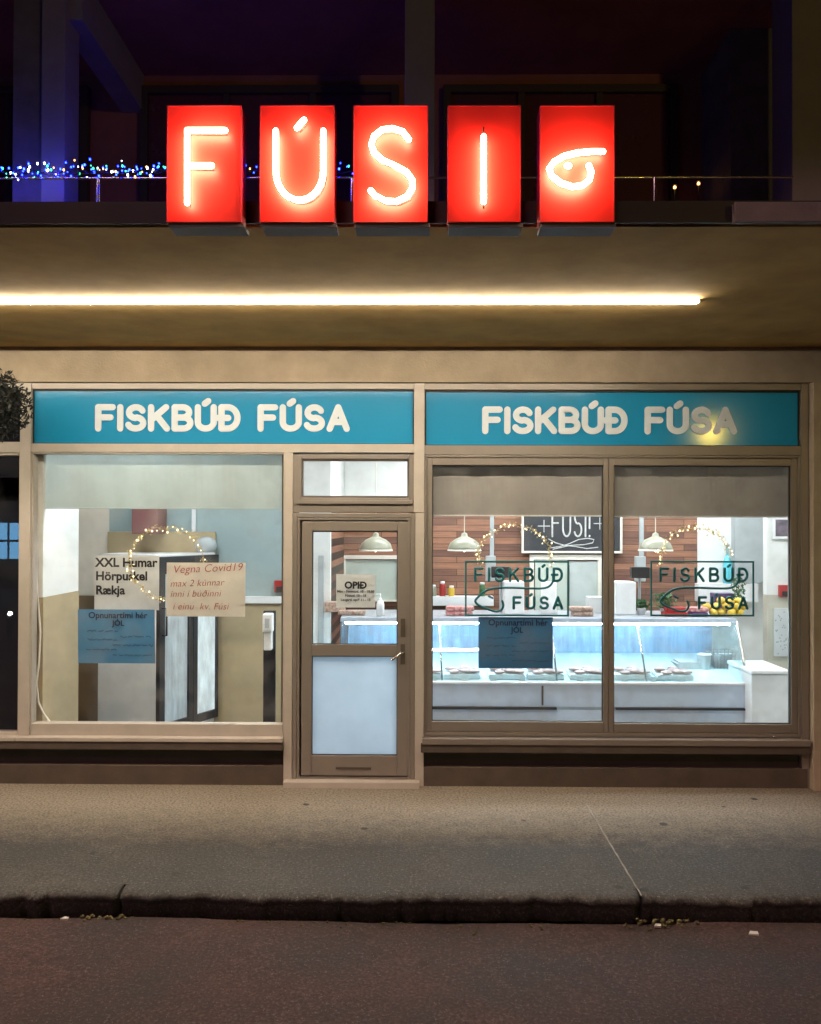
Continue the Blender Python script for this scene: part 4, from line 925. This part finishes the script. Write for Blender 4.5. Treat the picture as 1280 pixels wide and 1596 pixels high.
# right-hand wall items
Yp = Y2 - .03; p0, p1 = P(1205, 840, Yp), P(1240, 806, Yp)
pic = thing('picture_frame', 'small framed picture on the white wall above the alarm box', 'picture', ((p0.x + p1.x) / 2, Yp, p0.z))
part('frame', B().frame(p0.x, p1.x, p0.z, p1.z, .025, .025, .025, .025, Yp - .006, Yp + .025, .003), 'white', pic); part('print', B().box(p0.x + .026, p1.x - .026, Yp, Yp + .02, p0.z + .026, p1.z - .026), mat('print_purple', (.25, .19, .24), .6, color2=(.05, .05, .06), scale=9), pic)
p0, p1 = P(1207, 1023, Yp), P(1229, 948, Yp)
sp_ = thing('tea_towel', 'white dotted towel hanging on the wall below the alarm box', 'towel', ((p0.x + p1.x) / 2, Yp, p0.z))
part('cloth', B().box(p0.x, p1.x, Yp, Yp + .02, p0.z, p1.z, .004), 'paper_w', sp_); bb = B()
for i in range(26): bb.tube([(random.uniform(p0.x + .015, p1.x - .015), Yp - .001, random.uniform(p0.z + .02, p1.z - .02)), ] * 1 + [(0, 0, 0)] * 0, .006) if False else bb.blob((random.uniform(p0.x + .015, p1.x - .015), Yp - .001, random.uniform(p0.z + .02, p1.z - .02)), .008, .003, .008, .2, 1)
part('dots', bb, 'greyfilm', sp_)
Yz = .95; p0, p1 = P(1168, 1135, Yz), P(1226, 1052, Yz)
fz = thing('chest_freezer', 'white chest freezer standing beside the end of the fish counter', 'freezer', ((p0.x + p1.x) / 2, Yz, 0))
part('body', B().box(p0.x + .02, p1.x + .03, Yz, Yz + .55, .01, p1.z, .01), 'white', fz); part('lid', B().box(p0.x + .012, p1.x + .034, Yz - .012, Yz + .56, p1.z + .004, p1.z + .04, .01), 'white', fz)
p = P(1136, 906, YBK - .12); zq = Z(908, YBK - .1) + .001
solo('glint_bottle', B().lathe([(.045, 0), (.05, .02), (.05, .24), (.03, .30), (.016, .34), (.016, .44), (.018, .45)], (p.x, YBK - .085, zq), 16), 'cyan', 'tall light blue bottle shape put in for a cyan glint behind the sticker', 'bottle', None, (p.x, YBK - .085, zq))  # made-up bottle shape in place of a cyan glint
p = P(825, 928, YBK - .15)
solo('kitchen_roll', B().lathe([(.02, .0), (.075, .0), (.078, .01), (.078, .30), (.07, .31), (.02, .31)], (p.x, Yt + .42, zTop + .001), 20), 'white', 'white paper roll standing on the counter behind the sticker', 'paper roll', None, (p.x, Yt + .42, zTop))

# ================================================================== string of lights on the balcony rail
def light_string(name, px0, px1, n, lab, mats, z_j=.024, YS=YR - .02):
    c = P(px0, 268, YS); t = thing(name, lab, 'string lights', (c.x, YS, c.z)); pts = []
    for i in range(61): u = i / 60; p = P(px0 + (px1 - px0) * u, 270 - 3 * u, YS); pts.append((p.x, YS + .01 * sin(i), p.z + .012 * sin(i * 1.3)))
    part('wire', B().tube(pts, .003, 5, False), 'black', t); protos = {}
    for i in range(n):
        u = (i + random.random()) / n; p = P(px0 + (px1 - px0) * u, 268 - 3 * u, YS); v = Vector((p.x, YS + random.uniform(-.04, .02), p.z + random.gauss(0, z_j))) - c
        m = random.choice(mats)
        if m not in protos: o = protos[m] = part('bulb', B().blob((0, 0, 0), .0052, .0052, .0075, 0, 1), m, t, local=True)
        else: o = protos[m].copy(); COL.objects.link(o)
        o.location = v; s = random.uniform(.55, 1.25); o.scale = (s, s, s)
light_string('string_lights', -60, 562, 98, 'string of blue and white bulbs along the balcony rail behind the red boxes', ['fb', 'fb', 'fb', 'fw', 'fo', 'fb', 'fw', 'fb', 'fo', 'fb', 'fg'])
light_string('string_lights', -60, 262, 80, 'second string of blue bulbs crossing the rail in front of the pale column', ['fb', 'fb', 'fb', 'fw', 'fo', 'fw', 'fg'], .026, YR + .03)
def faint(px, py, lab):  # made-up glowing point in place of a street light reflected in the window
    p = P(px, py, -.25)
    t = thing('lantern', lab, 'lantern', (p.x, -.25, p.z - .05), 'tiny added glows on the dark balcony')  # added glow for a reflected street light, no real lantern
    part('glow', B().blob(p, .012, .012, .014, 0, 1), 'fo', t); part('stem', B().tube([(p.x, -.25, p.z - .012), (p.x, -.25, FAS_T + .006)], .006, 6, False), 'black', t); part('cap', B().lathe([(.018, .0), (.012, .01), (.003, .016)], (p.x, -.25, p.z + .013), 10), 'black', t)
faint(1089, 286, 'tiny added glow for a reflected street light, brighter of the two'); faint(1052, 292, 'tiny added glow for a reflected street light, fainter of the two')

# dark evergreen ball hanging in the corner by the neighbour's window
ce = P(-12, 632, -.55)
ev = thing('hanging_evergreen', 'dark evergreen ball hanging in front of the unlit window', 'plant', (ce.x, -.55, ce.z))
bb = B()
for i in range(2600):
    d = Vector((random.gauss(0, 1), random.gauss(0, 1), random.gauss(0, 1))).normalized() * random.uniform(.10, .25) * (1 + .15 * random.random()); bb.leaf(ce + d, .05, .016)
part('foliage', bb, 'dark_green', ev); part('core', B().blob(ce, .15, .15, .15, .15, 2), 'dark_green', ev); part('chain', B().tube([ce, (ce.x, -.55, SOF)], .004, 6, False), 'black', ev)

# ================================================================== across the street: what the glass mirrors
sx, sy, szz = 7.46, -14.0, 4.25
q = (P(1108, 678, 0) - CAM); k = (6.4 + 14.0) / q.y; sx = CAM.x + q.x * k; szz = CAM.z + q.z * k
sl_ = thing('street_lamp', 'street lamp across the road with a yellow lantern', 'street lamp', (sx, sy, RZ))
part('post', B().lathe([(.12, 0), (.12, .3), (.06, .35), (.045, szz - RZ - .2)], (sx, sy, RZ)), 'black', sl_); part('lantern', B().lathe([(.10, -.18), (.19, .0), (.19, .18), (.12, .24)], (sx, sy, szz)), 'far_lamp', sl_); part('cap', B().lathe([(.24, .0), (.12, .12), (.02, .16)], (sx, sy, szz + .245)), 'black', sl_)
ob = thing('far_building', 'dark building across the road with blue lit windows', 'building', (-14, -22, GZ))
part('wall', B().box(-30, 12, -26, -22, GZ, 9), 'dark_int', ob)
q = (P(9, 843, 0) - CAM); k = (6.4 + 21.9) / q.y; wx, wz = CAM.x + q.x * k, CAM.z + q.z * k
for i in (-2, -1, 0, 1):
    for j in (0, 1): part('window', B().box(wx - .46 + i * .56, wx - .02 + i * .56, -21.98, -21.9, wz - .62 + j * .66, wz - .04 + j * .66), 'far_win', ob)
q = (P(13, 957, 0) - CAM); k = (6.4 + 9.0) / q.y
bx, bz = CAM.x + q.x * k, CAM.z + q.z * k
bo = thing('bollard_light', 'low bollard light standing by the road', 'bollard', (bx, -9, RZ))
part('post', B().lathe([(.06, 0), (.06, bz - RZ - .06), (.03, bz - RZ - .05)], (bx, -9, RZ)), 'black', bo); part('head', B().blob((bx, -9, bz), .045, .045, .04), 'far_dot', bo)
